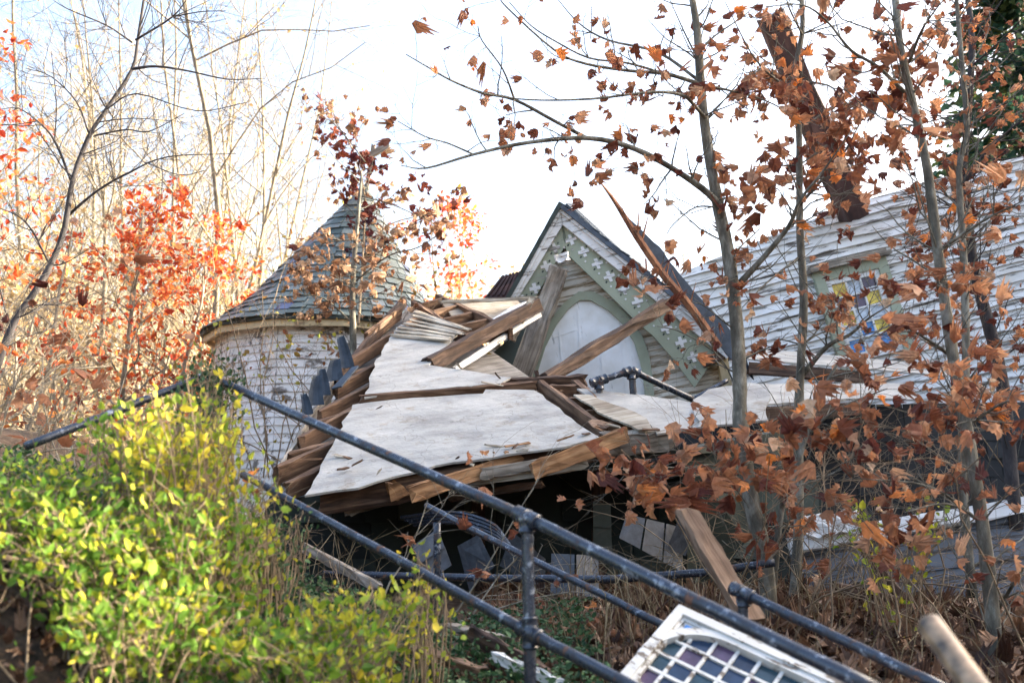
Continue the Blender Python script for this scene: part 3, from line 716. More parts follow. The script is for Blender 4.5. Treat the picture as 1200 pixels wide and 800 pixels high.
beam('fallen_beam', P(500, 429, 9.0), P(632, 356, 10.6), .10, .13, M_oldbeam, None, rough=.008, label='thick dark beam lying up towards the left foot of the gable', cat='beam')
beam('fallen_board', P(531, 434, 9.3), P(634, 367, 10.7), .04, .05, M_white, None, label='thin white board just below the thick dark beam', cat='board')
beam('fallen_board', P(599, 402, 10.3), P(624, 348, 10.4), .06, .02, M_lath, None, up=(0, 1, 0), label='short pale lath standing up across the end of the dark beam', cat='board')
mb = MB(); dg = Plane(P(580, 415, 10.6), (1, 0, .2), (0, -1, .2)); prism(mb, dg.poly([(552, 436), (604, 390), (616, 384), (596, 440)]), -.03, 0)
link('green_panel', mb.mesh('green_panel', M_slatedark), None, dg.M, label='small dark green panel in the gap below the dark beam', cat='panel')
beam('fallen_beam', P(636, 447, 9.4), P(784, 355, 11.4), .10, .115, M_oldbeam, None, rough=.009, jag=.06, label='long brown beam leaning diagonally across the arched door', cat='beam')
beam('fallen_board', P(632, 452, 9.0), P(628, 432, 9.0), .03, .03, M_oldbeam, None, label='small dark stake upright at the foot of the green arch', cat='board')

# loose boards along the front lip
def gp(*a): return P(*a)
beam('split_board', P(454, 578, 6.7), P(512, 552, 6.9), .02, .13, M_rawwood, None, jag=.08, label='short split orange board at the front lip, nearest the left corner', cat='board')
beam('split_board', P(478, 580, 6.55), P(614, 537, 7.0), .03, .10, M_rawwood, None, jag=.1, label='long orange splintered board under the plaster sheet front edge', cat='board')
beam('split_board', P(622, 553, 6.7), P(738, 508, 7.0), .03, .11, M_rawwood, None, jag=.12, label='orange splintered board under the right corner of the big plaster sheet', cat='board')
beam('fallen_board', P(500, 572, 6.9), P(690, 544, 6.9), .04, .06, M_lath, None, label='pale grey board lying along the front edge below the split orange boards', cat='board')
beam('fallen_board', P(560, 556, 6.8), P(700, 532, 6.95), .03, .07, M_greywood, None, label='grey batten between the split boards and the header beam', cat='board')
beam('fallen_board', P(520, 585, 7.1), P(640, 566, 7.1), .04, .05, M_oldbeam, None, label='dark charred board lowest under the front edge', cat='board')
beam('fallen_board', P(400, 602, 6.8), P(476, 580, 6.9), .05, .05, M_greywood, None, label='grey board end below the left corner of the plaster sheet', cat='board')
beam('fallen_board', P(355, 640, 6.3), P(448, 690, 6.0), .05, .05, M_greywood, None, label='grey round-edged pole lying behind the lower left handrail', cat='board')

# shingled porch wall, its colour kept dark to stand for the hollow's shade
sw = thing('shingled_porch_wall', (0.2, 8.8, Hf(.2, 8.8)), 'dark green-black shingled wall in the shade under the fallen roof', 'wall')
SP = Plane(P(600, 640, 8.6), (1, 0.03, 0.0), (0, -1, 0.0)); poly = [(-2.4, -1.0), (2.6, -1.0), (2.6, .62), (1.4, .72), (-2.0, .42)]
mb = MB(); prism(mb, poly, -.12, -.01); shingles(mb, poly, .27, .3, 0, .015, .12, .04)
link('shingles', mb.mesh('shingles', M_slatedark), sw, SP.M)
beam('stud', P(700, 545, 8.4), P(702, 720, 8.4), .1, .1, M_oldbeam, sw, up=(0, 1, 0)); beam('stud', P(560, 560, 8.4), P(562, 720, 8.4), .1, .1, M_oldbeam, sw, up=(0, 1, 0))
# ceiling of cavity (keeps the sky out)
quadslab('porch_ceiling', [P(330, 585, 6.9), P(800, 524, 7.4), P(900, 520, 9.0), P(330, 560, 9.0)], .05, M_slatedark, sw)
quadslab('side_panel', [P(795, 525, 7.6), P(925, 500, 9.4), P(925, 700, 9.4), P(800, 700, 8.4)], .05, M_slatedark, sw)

def hanging(name, pts, d, nx, ny, label, twist=.2, mat=None):
    """bent sheet of shingles: quad px corners subdivided into shingle cells"""
    q = [P(x, y, d + dd) for x, y, dd in pts]; mb = MB()
    for i in range(nx):
        for j in range(ny):
            def pt(u, v): 
                p = q[0].lerp(q[1], u).lerp(q[3].lerp(q[2], u), v); return p + Vector((0, -math.sin(u * 3) * twist * .3 + v * v * twist * .2, 0))
            e = .04; us = [i / nx + e / nx, (i + 1) / nx - e / nx]; vs = [j / ny, (j + 1.05) / ny]
            jt = rnd.uniform(0, .02)
            V = [pt(us[0], vs[0]), pt(us[1], vs[0]), pt(us[1], vs[1]), pt(us[0], vs[1])]
            V = [v + Vector((0, -.01 - (.02 + jt) * (k > 1), 0)) for k, v in enumerate(V)]
            mb.add([tuple(v) for v in V] + [tuple(v + Vector((0, .012, 0))) for v in V], [[0, 1, 2, 3][::-1], [4, 5, 6, 7], [0, 1, 5, 4], [1, 2, 6, 5], [2, 3, 7, 6], [3, 0, 4, 7]])
    link(name, mb.mesh(name, mat or M_slatehang), None, label=label, cat='shingle sheet', group='shingle sheets hanging under the roof')
hanging('shingle_sheet', [(733, 602, 0), (800, 618, .2), (800, 668, .1), (725, 628, -.1)], 7.0, 3, 1, 'slate grey shingle strip dangling left of the leaning brown plank')
hanging('shingle_sheet', [(795, 605, 0), (812, 618, .1), (805, 650, .1), (782, 640, 0)], 7.0, 1, 1, 'single loose shingle hanging right behind the top of the leaning plank')
hanging('shingle_sheet', [(645, 648, 0), (702, 650, .1), (703, 697, -.1), (644, 692, -.1)], 6.8, 2, 1, 'squarish pair of grey shingles hanging behind the handrail post')
hanging('shingle_sheet', [(600, 622, 0), (640, 655, .1), (640, 690, .1), (585, 660, 0)], 7.2, 2, 1, 'dim shingle pair just left of the squarish hanging pair')
hanging('shingle_sheet', [(535, 640, 0), (562, 625, -.1), (580, 660, -.2), (548, 690, 0)], 6.6, 1, 1, 'broad pale grey shingle tipped on edge under the sagging cable')
hanging('shingle_sheet', [(482, 640, 0), (515, 618, .1), (530, 660, 0), (500, 680, -.1)], 6.6, 1, 2, 'dark folded shingles leftmost in the hollow under the roof')
hanging('shingle_sheet', [(694, 588, 0), (716, 590, 0), (718, 645, 0), (694, 642, 0)], 8.1, 1, 2, 'tall pale green shingle column on the dark wall in the hollow', mat=islandmat('pale_green_shingle', [(0, (.07, .08, .06)), (1, (.12, .13, .1))]))
mb = MB(); 
for k in range(4):
    tube(mb, smooth_pts([P(470 + k * 5, 606 + k * 3, 6.9), P(530, 600 + k * 4, 6.7), P(575, 612 + k * 4, 6.6), P(592 + k * 3, 630 + k * 4, 6.6)]), .012, 5)
link('sagging_cable', mb.mesh('sagging_cable', M_pipe), None, label='bundle of sagging black cables in the hollow under the roof', cat='cable')

# ------------------------------------------------------------------ pipe handrails
def ring(mb, c, ax, r, l, n=12):
    c = np.array(c); ax = np.array(ax, float); ax /= np.linalg.norm(ax)
    ts = [-.5, -.38, -.36, .36, .38, .5]; rr = [.94, 1.06, 1, 1, 1.06, .94]
    tube(mb, [c + ax * l * t for t in ts], [r * k for k in rr], n)
def pipe(name, pts, r, parent, mat=None, **k):
    mb = MB(); P2 = []
    for i in range(len(pts) - 1):
        a_, b_ = np.array(pts[i]), np.array(pts[i + 1])
        for s in range(10): P2.append(a_ + (b_ - a_) * s / 10 + (rs.normal(0, r * .05, 3) if s else 0))
    P2.append(np.array(pts[-1])); tube(mb, P2, r, 14)
    return link(name, mb.mesh(name, mat or M_pipe, True), parent, **k)
def fitting(c, dirs, r, parent):
    mb = MB()
    for d in dirs:
        d = Vector(d).normalized(); ring(mb, Vector(c) + d * r * 1.25, d, r * 1.28, r * 2.3)
    return link('pipe_fitting', mb.mesh('pipe_fitting', M_pipe, True), parent)
hr = thing('handrail', (P(620, 700, 3.3).x, 3.3, Hf(.05, 3.3)), 'near dark pipe handrail with two sloping rails and one upright post', 'handrail')
A0 = P(30, 523, 4.1); A1 = P(243, 440, 4.65); A2 = P(617, 606, 3.3); A3 = P(1040, 815, 2.5)
B0 = P(285, 556, 4.6); B1 = P(621, 741, 3.28); B2 = P(775, 822, 2.85)
pipe('top_rail', [A0, A1], .018, hr); pipe('top_rail', [A1, A2], .0185, hr); pipe('top_rail', [A2, A3], .0195, hr)
pipe('lower_rail', [B0, B1], .0175, hr); pipe('lower_rail', [B1, B2], .0185, hr)
pb = P(623, 830, 3.28); pipe('post', [A2, B1, (pb.x, pb.y, Hf(pb.x, pb.y) - .1)], .020, hr)
fitting(A2, [A1 - A2, A3 - A2, B1 - A2], .0205, hr); fitting(B1, [B0 - B1, B2 - B1, A2 - B1, pb - B1], .020, hr)
fitting(A1, [A0 - A1, A2 - A1], .02, hr)
pipe('post', [A1, (A1.x, A1.y, Hf(A1.x, A1.y) - .1)], .022, hr)
h2 = thing('handrail', (P(660, 700, 4.7).x, 4.7, Hf(.3, 4.7)), 'thin blue-black sloping pipe rail behind the near post', 'handrail')
pipe('rail', [P(500, 592, 5.6), P(545, 616, 5.3), P(780, 733, 4.1)], .0165, h2)
pipe('post', [P(512, 612, 5.5), P(513, 800, 5.5)], .02, h2)
h3 = thing('handrail', (P(980, 740, 3.5).x, 3.5, Hf(1.1, 3.5)), 'dark pipe rail sloping down right from the foot of the leaning plank', 'handrail')
C0 = P(870, 694, 3.7); C1 = P(1110, 808, 3.1); cb = P(878, 760, 3.7)
pipe('rail', [C0, C1], .018, h3); pipe('post', [C0, (C0.x, C0.y, Hf(C0.x, C0.y) - .1)], .018, h3); fitting(C0, [C1 - C0, cb - C0, C0 - C1], .02, h3)
pipe('iron_pipe', [P(380, 672, 6.3), P(570, 677, 5.95), P(720, 678, 5.8)], .022, None, label='level dark pipe crossing behind the near handrail post', cat='pipe')
pipe('iron_pipe', [P(705, 679, 5.7), P(820, 671, 5.6), P(908, 659, 5.5)], .022, None, label='dark pipe ending right of the leaning plank', cat='pipe')
h5 = thing('handrail', tuple(P(742, 475, 8.0)), 'short bent pipe rail standing in front of the arched door', 'handrail')
D0 = P(702, 446, 8.0); D1 = P(740, 434, 8.1); D2 = P(812, 468, 8.3); D3 = P(852, 446, 8.4)
pipe('rail', [D0, D1], .026, h5); pipe('rail', [D1, D2], .026, h5); pipe('post', [D1, P(743, 476, 8.1)], .028, h5); pipe('post', [D0, P(703, 470, 8.0)], .026, h5)
fitting(D1, [D0 - D1, D2 - D1, Vector((0, 0, -1))], .03, h5); fitting(D0, [D1 - D0, D0 - D1, Vector((0, 0, -1))], .03, h5)
pipe('iron_pipe', [D2, D3], .02, None, label='small dark pipe piece lying right of the short bent rail', cat='pipe')
# broken near pipe with hollow end
E0 = P(1090, 732, 1.95); E1 = P(1165, 835, 1.72)
mb = MB(); ax = (E1 - E0); nseg = 10
tube(mb, [E0 + ax * (s / nseg) for s in range(nseg + 1)], [.0235] * (nseg + 1), 20, caps=False)
tube(mb, [E0, E0 + ax * .25], [.017, .017], 20, caps=False)
d = ax.normalized(); tube(mb, [E0 + ax * .0, E0 - d * .001], [.0235, .017], 20, caps=False); tube(mb, [E0 + ax * .25, E0 + ax * .251], [.017, .0005], 20)
link('broken_pipe', mb.mesh('broken_pipe', M_tanpipe, True), None, label='blurred tan broken pipe end close by in the bottom right corner', cat='pipe')

# ------------------------------------------------------------------ loose stained-glass window lying in the foreground
c0 = P(795, 714, 3.45)
wu = (P(980, 799, 3.2) - c0).normalized(); wv = (P(738, 800, 3.2) - c0).normalized()
N_ = wu.cross(wv).normalized()
if N_.y > 0: N_ = -N_
WP = Plane(c0, wu, N_)   # Y points roughly up(-wv)
sg = 1 if WP.Y.dot(wv) > 0 else -1
px = 3.4 / 1200
FW = 169 * px; FL = 1.05; RR = 65 * px; BD = 19.5 * px; CX = 73 * px; CY = FW / 2
wn = thing('stained_glass_window', tuple(c0 + wu * .5 + wv * .3), 'loose white arched window frame with blue and purple panes, in the foreground', 'window')
def wl(a_, b_): return (a_, sg * b_)
mb = MB()
for r_ in (rect(0, 0, FL, BD * .6), rect(0, FW - BD * .6, FL, FW), rect(0, BD * .6 + .0005, BD * .6, FW - BD * .6 - .0005), rect(FL - BD, BD * .6 + .0005, FL, FW - BD * .6 - .0005)):
    prism(mb, [wl(*p) for p in r_], -.03, .025)
link('frame', mb.mesh('frame', M_frame), wn, WP.M)
mb = MB()
for r_ in (rect(BD * .62, BD * .62, FL - BD, BD * .8), rect(BD * .62, FW - BD * .8, FL - BD, FW - BD * .62), rect(BD * .62, BD * .8, BD * .8, FW - BD * .8)):
    prism(mb, [wl(*p) for p in r_], -.02, .012)
link('moulding', mb.mesh('moulding', M_frame), wn, WP.M)
# spandrel board (rect minus arch) made of strips
def archpts(rad, n=24):
    return [(CX - rad * math.sin(t_), CY - rad * math.cos(t_)) for t_ in np.linspace(0, math.pi, n)]
mb = MB()
ap = [(FL - BD, CY - RR)] + archpts(RR) + [(FL - BD, CY + RR)]
ob = [(FL - BD, BD * .8)]
for (x, y) in archpts(RR):
    dx, dy = x - CX, y - CY; k_ = min((CX - BD * .8) / max(1e-6, -dx), (CY - BD * .8) / max(1e-6, abs(dy)))
    ob.append((CX + dx * k_, CY + dy * k_))
ob.append((FL - BD, FW - BD * .8))
strip_prism(mb, [wl(*p) for p in ap], [wl(*p) for p in ob], -.018, .004)
sp = link('spandrel', mb.mesh('spandrel', M_frame), wn, WP.M)
mb = MB()
mid = [(x + (CX - x) * 0, y) for x, y in archpts(RR + .001)]
oo = [(CX + (x - CX) * 1.16, CY + (y - CY) * 1.16) for x, y in archpts(RR)]
strip_prism(mb, [wl(FL - BD, CY - RR)] + [wl(*p) for p in archpts(RR)] + [wl(FL - BD, CY + RR)], [wl(FL - BD, CY - RR - .012)] + [wl(*p) for p in oo] + [wl(FL - BD, CY + RR + .012)], .0045, .018)
link('arch_moulding', mb.mesh('arch_moulding', M_frame), wn, WP.M)
mb = MB()
for yy in (BD * .95, FW - BD * .95):
    s_ = 1 if yy < CY else -1
    tri = [(BD * 1.0, yy), (BD * 1.0 + .055, yy), (BD * 1.0, yy + s_ * .045)]
    prism(mb, [wl(*p) for p in tri], .0042, .006, 5 if False else 6)
link('corner_pane', mb.mesh('corner_pane', G_cols), wn, WP.M)
cell = 25.5 * px; mb = MB(); mu = MB()
rows_ = int(round(2 * RR / cell)); cell_y = 2 * RR / rows_
x = CX - RR; i = 0; pal = [0, 1, 3, 0, 1, 3, 0, 2, 3, 1, 1, 2, 0, 3, 1, 3, 0, 3, 1, 2, 0, 3]
while x < FL - BD:
    for j in range(rows_):
        y0_ = CY - RR + j * cell_y; y1_ = y0_ + cell_y
        def xl(y):
            d_ = RR * RR - (y - CY) ** 2; return CX - math.sqrt(max(0, d_))
        pts_ = []
        e = .004
        x1_ = min(x + cell, FL - BD) - e
        ptsL = [(max(x + e, xl(yy)), yy) for yy in np.linspace(y0_ + e, y1_ - e, 5)]
        if all(p[0] > x1_ - .004 for p in ptsL): continue
        ptsL = [(min(p[0], x1_), p[1]) for p in ptsL]
        prism(mb, [wl(*p) for p in ptsL + [(x1_, y1_ - e), (x1_, y0_ + e)]], -.012, -.006, pal[(i * 5 + j * 3 + (i * j) % 4) % len(pal)])
    x += cell; i += 1
link('panes', mb.mesh('panes', G_cols), wn, WP.M)
for k in range(1, rows_):
    y_ = CY - RR + k * cell_y; xs_ = CX - math.sqrt(max(0, RR * RR - (y_ - CY) ** 2))
    prism(mu, [wl(*p) for p in rect(xs_, y_ - .0055, FL - BD, y_ + .0055)], -.008, .002)
x = CX - RR + cell; 
while x < FL - BD:
    hh = math.sqrt(max(0, RR * RR - max(0, CX - x) ** 2)); prism(mu, [wl(*p) for p in rect(x - .0055, CY - hh, x + .0055, CY + hh)], -.008, .0012); x += cell
link('muntins', mu.mesh('muntins', M_frame), wn, WP.M)
quadslab('backing', [WP.o + WP.X * 0.03 + WP.N * -.03 + wv * .03, WP.o + WP.X * (FL - .03) + WP.N * -.03 + wv * .03, WP.o + WP.X * (FL - .03) + WP.N * -.03 + wv * (FW - .03), WP.o + WP.X * .03 + WP.N * -.03 + wv * (FW - .03)], -.01, M_slatedark, wn)

beam('leaning_plank', P(803, 597, 4.6), P(884, 730, 4.2), .11, .035, M_plank, None, up=(0.5, -1, 0), jag=.03, label='upright brown plank leaning behind the near handrail', cat='plank')
beam('fallen_plank', P(545, 738, 4.3), P(652, 800, 3.9), .03, .07, M_oldbeam, None, label='dark plank lying in the ivy left of the near post', cat='plank')
beam('fallen_plank', P(520, 732, 4.5), P(600, 752, 4.3), .08, .03, M_greywood, None, label='short grey weathered plank on the ivy, upper of two', cat='plank')
beam('fallen_plank', P(575, 766, 4.0), P(668, 806, 3.7), .03, .03, M_white, None, label='narrow white-edged strip beside the dark plank', cat='plank')
beam('fallen_plank', P(480, 758, 4.1), P(575, 790, 3.9), .05, .03, M_plank, None, label='brown stick on the ivy nearest the bottom edge', cat='plank')

# ------------------------------------------------------------------ fallen grey wall and porch slabs on the right
fw = thing('fallen_wall', (P(1080, 700, 7).x, 7, Hf(3, 7)), 'fallen grey-blue clapboard wall section behind the right saplings', 'wall section')
FWp = Plane(P(1080, 650, 7.2), Vector((1, -.05, .16)), Vector((0, -1, .35)))
poly = FWp.poly([(925, 640), (1230, 588), (1230, 735), (935, 700)])
mb = MB(); prism(mb, poly, -.05, -.004); clapboards(mb, poly, .12, .018, 0, .006); link('siding', mb.mesh('siding', M_greysiding), fw, FWp.M)
beam('white_trim', FWp.wp(922, 640, .04), FWp.wp(1232, 586, .04), .05, .11, M_white, fw, up=FWp.Y, rough=.006)
beam('white_trim', FWp.wp(938, 618, .1), FWp.wp(1010, 610, .12), .06, .14, M_white, fw, up=FWp.Y, rough=.012)
beam('fallen_beam', P(968, 686, 6.3), P(1080, 712, 6.2), .06, .07, M_oldbeam, None, label='dark thin beam lying at the foot of the fallen grey wall', cat='beam')
beam('fallen_beam', P(1010, 640, 6.6), P(1060, 705, 6.5), .06, .06, M_oldbeam, None, label='short dark beam leaning on the fallen grey wall', cat='beam')
for k, (q, lb) in enumerate((([(876, 420, 11.0), (1018, 432, 11.0), (1110, 440, 11.0), (1110, 425, 12.0), (890, 408, 12.2)], 'upper white porch slab below the stained window of the church'),
                             ([(820, 478, 9.2), (1010, 466, 10), (1075, 462, 10), (1060, 448, 11), (880, 448, 10.6), (826, 460, 10)], 'lower white torn porch slab right of the plaster sheets'))):
    pp = [P(*a_) for a_ in q]; pl = Plane(pp[0], pp[1] - pp[0], (pp[1] - pp[0]).cross(pp[-1] - pp[0]) if (pp[1] - pp[0]).cross(pp[-1] - pp[0]).z > 0 else -(pp[1] - pp[0]).cross(pp[-1] - pp[0]))
    t_ = thing('porch_slab', tuple(pp[0]), lb, 'porch roof slab')
    mb = MB(); prism(mb, [((v - pl.o).dot(pl.X), (v - pl.o).dot(pl.Y)) for v in pp], -.02, 0, jag=.01); link('plaster_top', mb.mesh('plaster_top', M_plaster), t_, pl.M)
    beam('edge_beam', pp[0] + Vector((0, .03, -.1)), pp[1] + Vector((0, .03, -.1)), .08, .13, M_oldbeam, t_)
#VEGETATION
# ------------------------------------------------------------------ vegetation tools
def maple(curl, asym):
    o = [(0, 0), (.16, .02), (.40, .05), (.39, .2), (.54, .36), (.40, .43), (.43, .66), (.25, .66), (.17, .86), (0, .98)]
    pts = o + [(-x * (1 - asym), y * (1 - asym * .3)) for x, y in o[-2:0:-1]]
    V = [(0, .38, .06)] + [(x, y, curl * (x * x * 2.2) + curl * .5 * (y - .35) ** 2 * (1 if y > .35 else .3) + (.05 if i % 2 else -.03) - .25 * abs(x) + .12 * math.sin(y * 7)) for i, (x, y) in enumerate(pts)]
    n_ = len(pts); F = [[0, 1 + i, 1 + (i + 1) % n_] for i in range(n_)]
    return np.array(V), np.array(F)
MAPLES = [maple(-.9, .05), maple(.9, .2), maple(-2.2, .1), maple(-.3, .3), maple(2.0, .15)]
MAPLES += [(V * [.62, 1, 1.6], F) for V, F in MAPLES[:3]] + [(V * [.8, .85, 1.2], F) for V, F in MAPLES[2:]]
def oval(c, wd=.26):
    V = [(0, 0, 0), (wd, .3, c), (wd * .9, .65, c), (0, 1, -c * .5), (-wd * .9, .65, c), (-wd, .3, c), (0, .5, 0)]
    return np.array(V), np.array([[0, 1, 6], [1, 2, 6], [2, 3, 6], [3, 4, 6], [4, 5, 6], [5, 0, 6]])
OVALS = [oval(.08), oval(.16, .22), oval(-.1, .3), oval(.24, .16), oval(.02, .34)]
OVALS += [(V * [.8, .7, 1], F) for V, F in OVALS[:3]]
DIAM = [(np.array([(0, 0, 0), (.32, .45, .1), (0, 1, 0), (-.32, .45, .1)]), np.array([[0, 1, 2], [0, 2, 3]]))]
def add_leaves(mb, pos, axis, size, temps, mi=0):
    pos = np.asarray(pos); axis = np.asarray(axis); size = np.asarray(size); N_ = len(pos)
    if N_ == 0: return
    axis = axis / (np.linalg.norm(axis, axis=1, keepdims=True) + 1e-9)
    b = np.cross(axis, rs.normal(size=(N_, 3))); b /= np.linalg.norm(b, axis=1, keepdims=True) + 1e-9
    c = np.cross(axis, b); idx = rs.randint(len(temps), size=N_)
    for k, (V, F) in enumerate(temps):
        m = idx == k; n_ = m.sum()
        if not n_: continue
        sc = size[m][:, None, None]
        W_ = pos[m][:, None, :] + sc * (V[None, :, 0, None] * b[m][:, None, :] + V[None, :, 1, None] * axis[m][:, None, :] + V[None, :, 2, None] * c[m][:, None, :])
        FF = (F[None] + (np.arange(n_) * len(V))[:, None, None]).reshape(-1, F.shape[1])
        mb.addn(W_.reshape(-1, 3), FF, mi)
def unit(v): v = np.asarray(v, float); return v / (np.linalg.norm(v) + 1e-9)

class Tree:
    def __init__(s): s.w = MB(); s.lp = []; s.la = []; s.ls = []; s.nodes = []; s.nr = []
    def tube(s, pts, rad, n=6):
        pts = np.asarray(pts, float); tube(s.w, pts, rad, n, caps=n > 4)
        r = np.broadcast_to(rad, (len(pts),)); s.nodes += list(pts); s.nr += list(r)
    def leaf(s, p, a, sz): s.lp.append(p); s.la.append(a); s.ls.append(sz)
    def sprout(s, p, d, L, r, depth, nch=5, up=.15, wob=.22, leafp=0.0, lsz=.08, sides=5, droop=-.6, ratio=.55, seg=5):
        p = np.array(p, float); d = unit(d); pts = [p]; dirs = [d]
        for k in range(seg):
            d = unit(d + rs.normal(0, wob, 3) * .6 + np.array([0, 0, up * .35])); p = p + d * L / seg; pts.append(p); dirs.append(d)
        rad = np.linspace(r, r * (.35 if depth else .25), seg + 1)
        tube(s.w, pts, rad, sides, caps=False); s.nodes += pts; s.nr += list(rad)
        if depth == 0:
            if leafp:
                for k in range(1, seg + 1):
                    if rs.rand() < leafp: s.leaf(pts[k], unit(rs.normal(0, .5, 3) + [0, 0, droop] + dirs[k] * .5), lsz * rs.uniform(.6, 1.25))
            return
        for c in range(nch):
            f = rs.uniform(.22, 1.0) * seg; k = min(int(f), seg - 1); q = pts[k] + (pts[k + 1] - pts[k]) * (f - k); dd = dirs[k]
            side = unit(np.cross(dd, rs.normal(size=3))); ang = rs.uniform(.4, .95)
            s.sprout(q, dd * math.cos(ang) + side * math.sin(ang), L * ratio * rs.uniform(.7, 1.25) * (1.15 - .4 * f / seg), max(rad[k] * .55, .0015), depth - 1, nch, up, wob, leafp, lsz, max(3, sides - 1), droop, ratio, max(3, seg - 1))
    def limb(s, pix, d, r0, r1, n=8, spawn=0, sl=.5, leafp=0., lsz=.07, sub=4, depth=1, sr=.006, nch=3):
        """traced main limb: pixel outline placed at depth d (or list of depths), radii in metres"""
        dd = np.interp(np.linspace(0, 1, len(pix)), np.linspace(0, 1, len(d)), d) if isinstance(d, (list, tuple)) else [d] * len(pix)
        pts = np.array(smooth_pts([P(x, y, q) for (x, y), q in zip(pix, dd)], sub))
        rad = np.linspace(r0, r1, len(pts)) * (1 + rs.normal(0, .03, len(pts)))
        s.tube(pts, rad, n)
        for _ in range(spawn):
            k = rs.randint(1, len(pts) - 1); dr_ = unit(pts[k + 1] - pts[k - 1]); side = unit(np.cross(dr_, rs.normal(size=3))); side[1] *= .6
            s.sprout(pts[k], dr_ * .6 + side, sl * rs.uniform(.5, 1.4), min(sr, rad[k] * .6), depth, nch, .2, .25, leafp, lsz, 4)
        return pts
    def clump(s, x, y, d, n_, lsz, spread=.09, droop=-.8):
        t_ = np.array(P(x, y, d)); nd = np.array(s.nodes); dist = np.linalg.norm((nd - t_) * [1, .7, 1], axis=1) - .25 * (nd[:, 2] < t_[2] + .1)
        k = int(np.argmin(dist + rs.uniform(0, .1, len(dist)))); a_ = nd[k]; r = min(.006, s.nr[k] * .6)
        mid = (a_ + t_) / 2 + np.array([0, 0, .12 * np.linalg.norm(t_ - a_)]) + rs.normal(0, .02, 3)
        if np.linalg.norm(t_ - a_) > .04:
            pts = smooth_pts([a_, mid, t_], 4); tube(s.w, pts, np.linspace(max(r, .002), .0012, len(pts)), 4, caps=False)
        for _ in range(n_):
            o = rs.normal(0, spread, 3) * [1, 1, .9]
            if rs.rand() < .95: tube(s.w, [t_, t_ + o * .5 + [0, 0, .01], t_ + o], .0013, 3, caps=False)
            s.leaf(t_ + o, unit(rs.normal(0, .55, 3) + [0, 0, droop]), lsz * rs.uniform(.55, 1.25))
    def build(s, name, base, label, cat, bark, leafm=None, temps=MAPLES, group=None, woodname='trunk', leafname='leaves'):
        root = thing(name, tuple(base), label, cat, group)
        link(woodname, s.w.mesh(woodname, bark, True), root)
        if s.lp and leafm:
            m = MB(); add_leaves(m, s.lp, s.la, s.ls, temps); link(leafname, m.mesh(leafname, leafm), root)
        return root
def gpt(x, d):
    v = P(x, 600, d); return Vector((v.x, d, Hf(v.x, d)))
def px_of(p):
    v = Vector(p) - Vector((0, 0, EYE)); c, s_ = math.cos(PITCH), math.sin(PITCH)
    f = v.y * c + v.z * s_; u = -v.y * s_ + v.z * c; return 600 + FPX * v.x / f, 400 - FPX * u / f

def copy_tree(o, loc, rz=0, sc=1, label=None, group=None):
    r_ = o.copy(); C.objects.link(r_)
    for c_ in o.children:
        d_ = c_.copy(); C.objects.link(d_); d_.parent = r_
    r_.location = loc; r_.rotation_euler = (rs.normal(0, .03), rs.normal(0, .03), rz); r_.scale = (sc, sc, sc)
    if label: r_['label'] = label
    if group: r_['group'] = group
    return r_

# ------------------------------------------------------------------ saplings and trees on the right
T1 = Tree()
T1.limb([(905, 760), (896, 657), (881, 590), (868, 500), (867, 456), (864, 389), (854, 301), (842, 243)], [5.7, 5.9], .047, .036, 10, 14, .45, .1)
T1.limb([(842, 243), (830, 175), (822, 110), (817, 37), (808, -20)], 5.9, .036, .02, 8, 10, .4, .1)
for pix, r0, d1 in (([(846, 262), (838, 235), (800, 205), (745, 175), (690, 162), (620, 167), (555, 181), (500, 197), (470, 194)], .026, 5.2),
                ([(690, 163), (650, 142), (603, 117), (565, 109), (528, 94), (500, 78), (476, 64)], .012, 5.0),
                ([(603, 117), (589, 81), (565, 48), (560, 31)], .007, 5.2),
                ([(555, 181), (525, 168), (498, 160), (466, 142)], .006, 5.3),
                ([(825, 100), (781, 87), (737, 83), (687, 75), (650, 59), (594, 9), (585, -5)], .013, 5.3),
                ([(822, 97), (772, 62), (712, 47), (678, 27), (650, -5)], .012, 6.4),
                ([(781, 87), (735, 74), (690, 68), (650, 48), (622, 30), (597, 3)], .008, 5.4),
                ([(828, 140), (815, 125), (800, 112), (765, 108), (693, 116), (619, 117), (560, 109)], .014, 5.1),
                ([(864, 335), (898, 298), (925, 264), (938, 234), (965, 200), (1000, 150)], .02, 5.4),
                ([(824, 100), (850, 105), (897, 118), (934, 138)], .01, 6.2),
                ([(842, 243), (815, 243), (790, 262), (781, 275)], .006, 5.6),
                ([(818, 70), (802, 38), (785, 0)], .007, 6.0),
                ([(820, 60), (838, 42), (870, 20), (893, 0)], .008, 6.0),
                ([(868, 470), (845, 420), (800, 390), (770, 382)], .005, 5.6),
                ([(876, 560), (840, 545), (800, 548), (740, 545), (715, 552)], .008, 5.3)):
    T1.limb(pix, [5.9, d1], r0, .0025, 6, int(4 + r0 * 260), .28, .09, .06)
CL = [(642, 65), (655, 75), (718, 65), (735, 62), (768, 58), (705, 85), (708, 108), (730, 105), (745, 105), (757, 118), (760, 75), (790, 88), (812, 95), (808, 108), (806, 130), (778, 148), (798, 137), (658, 135), (672, 150), (668, 165), (634, 172), (637, 185), (650, 190), (690, 190), (700, 212), (693, 205), (675, 225), (762, 240), (730, 148), (745, 152), (597, 150), (605, 160), (583, 120), (569, 118), (585, 165), (718, 170), (735, 175), (755, 190), (765, 185), (826, 60), (835, 50), (840, 35), (828, 80), (826, 195), (838, 180), (845, 200), (780, 290), (805, 297), (760, 325), (745, 335), (735, 318), (795, 350), (790, 372), (800, 420), (812, 410), (870, 300), (865, 340), (850, 330), (885, 350)]
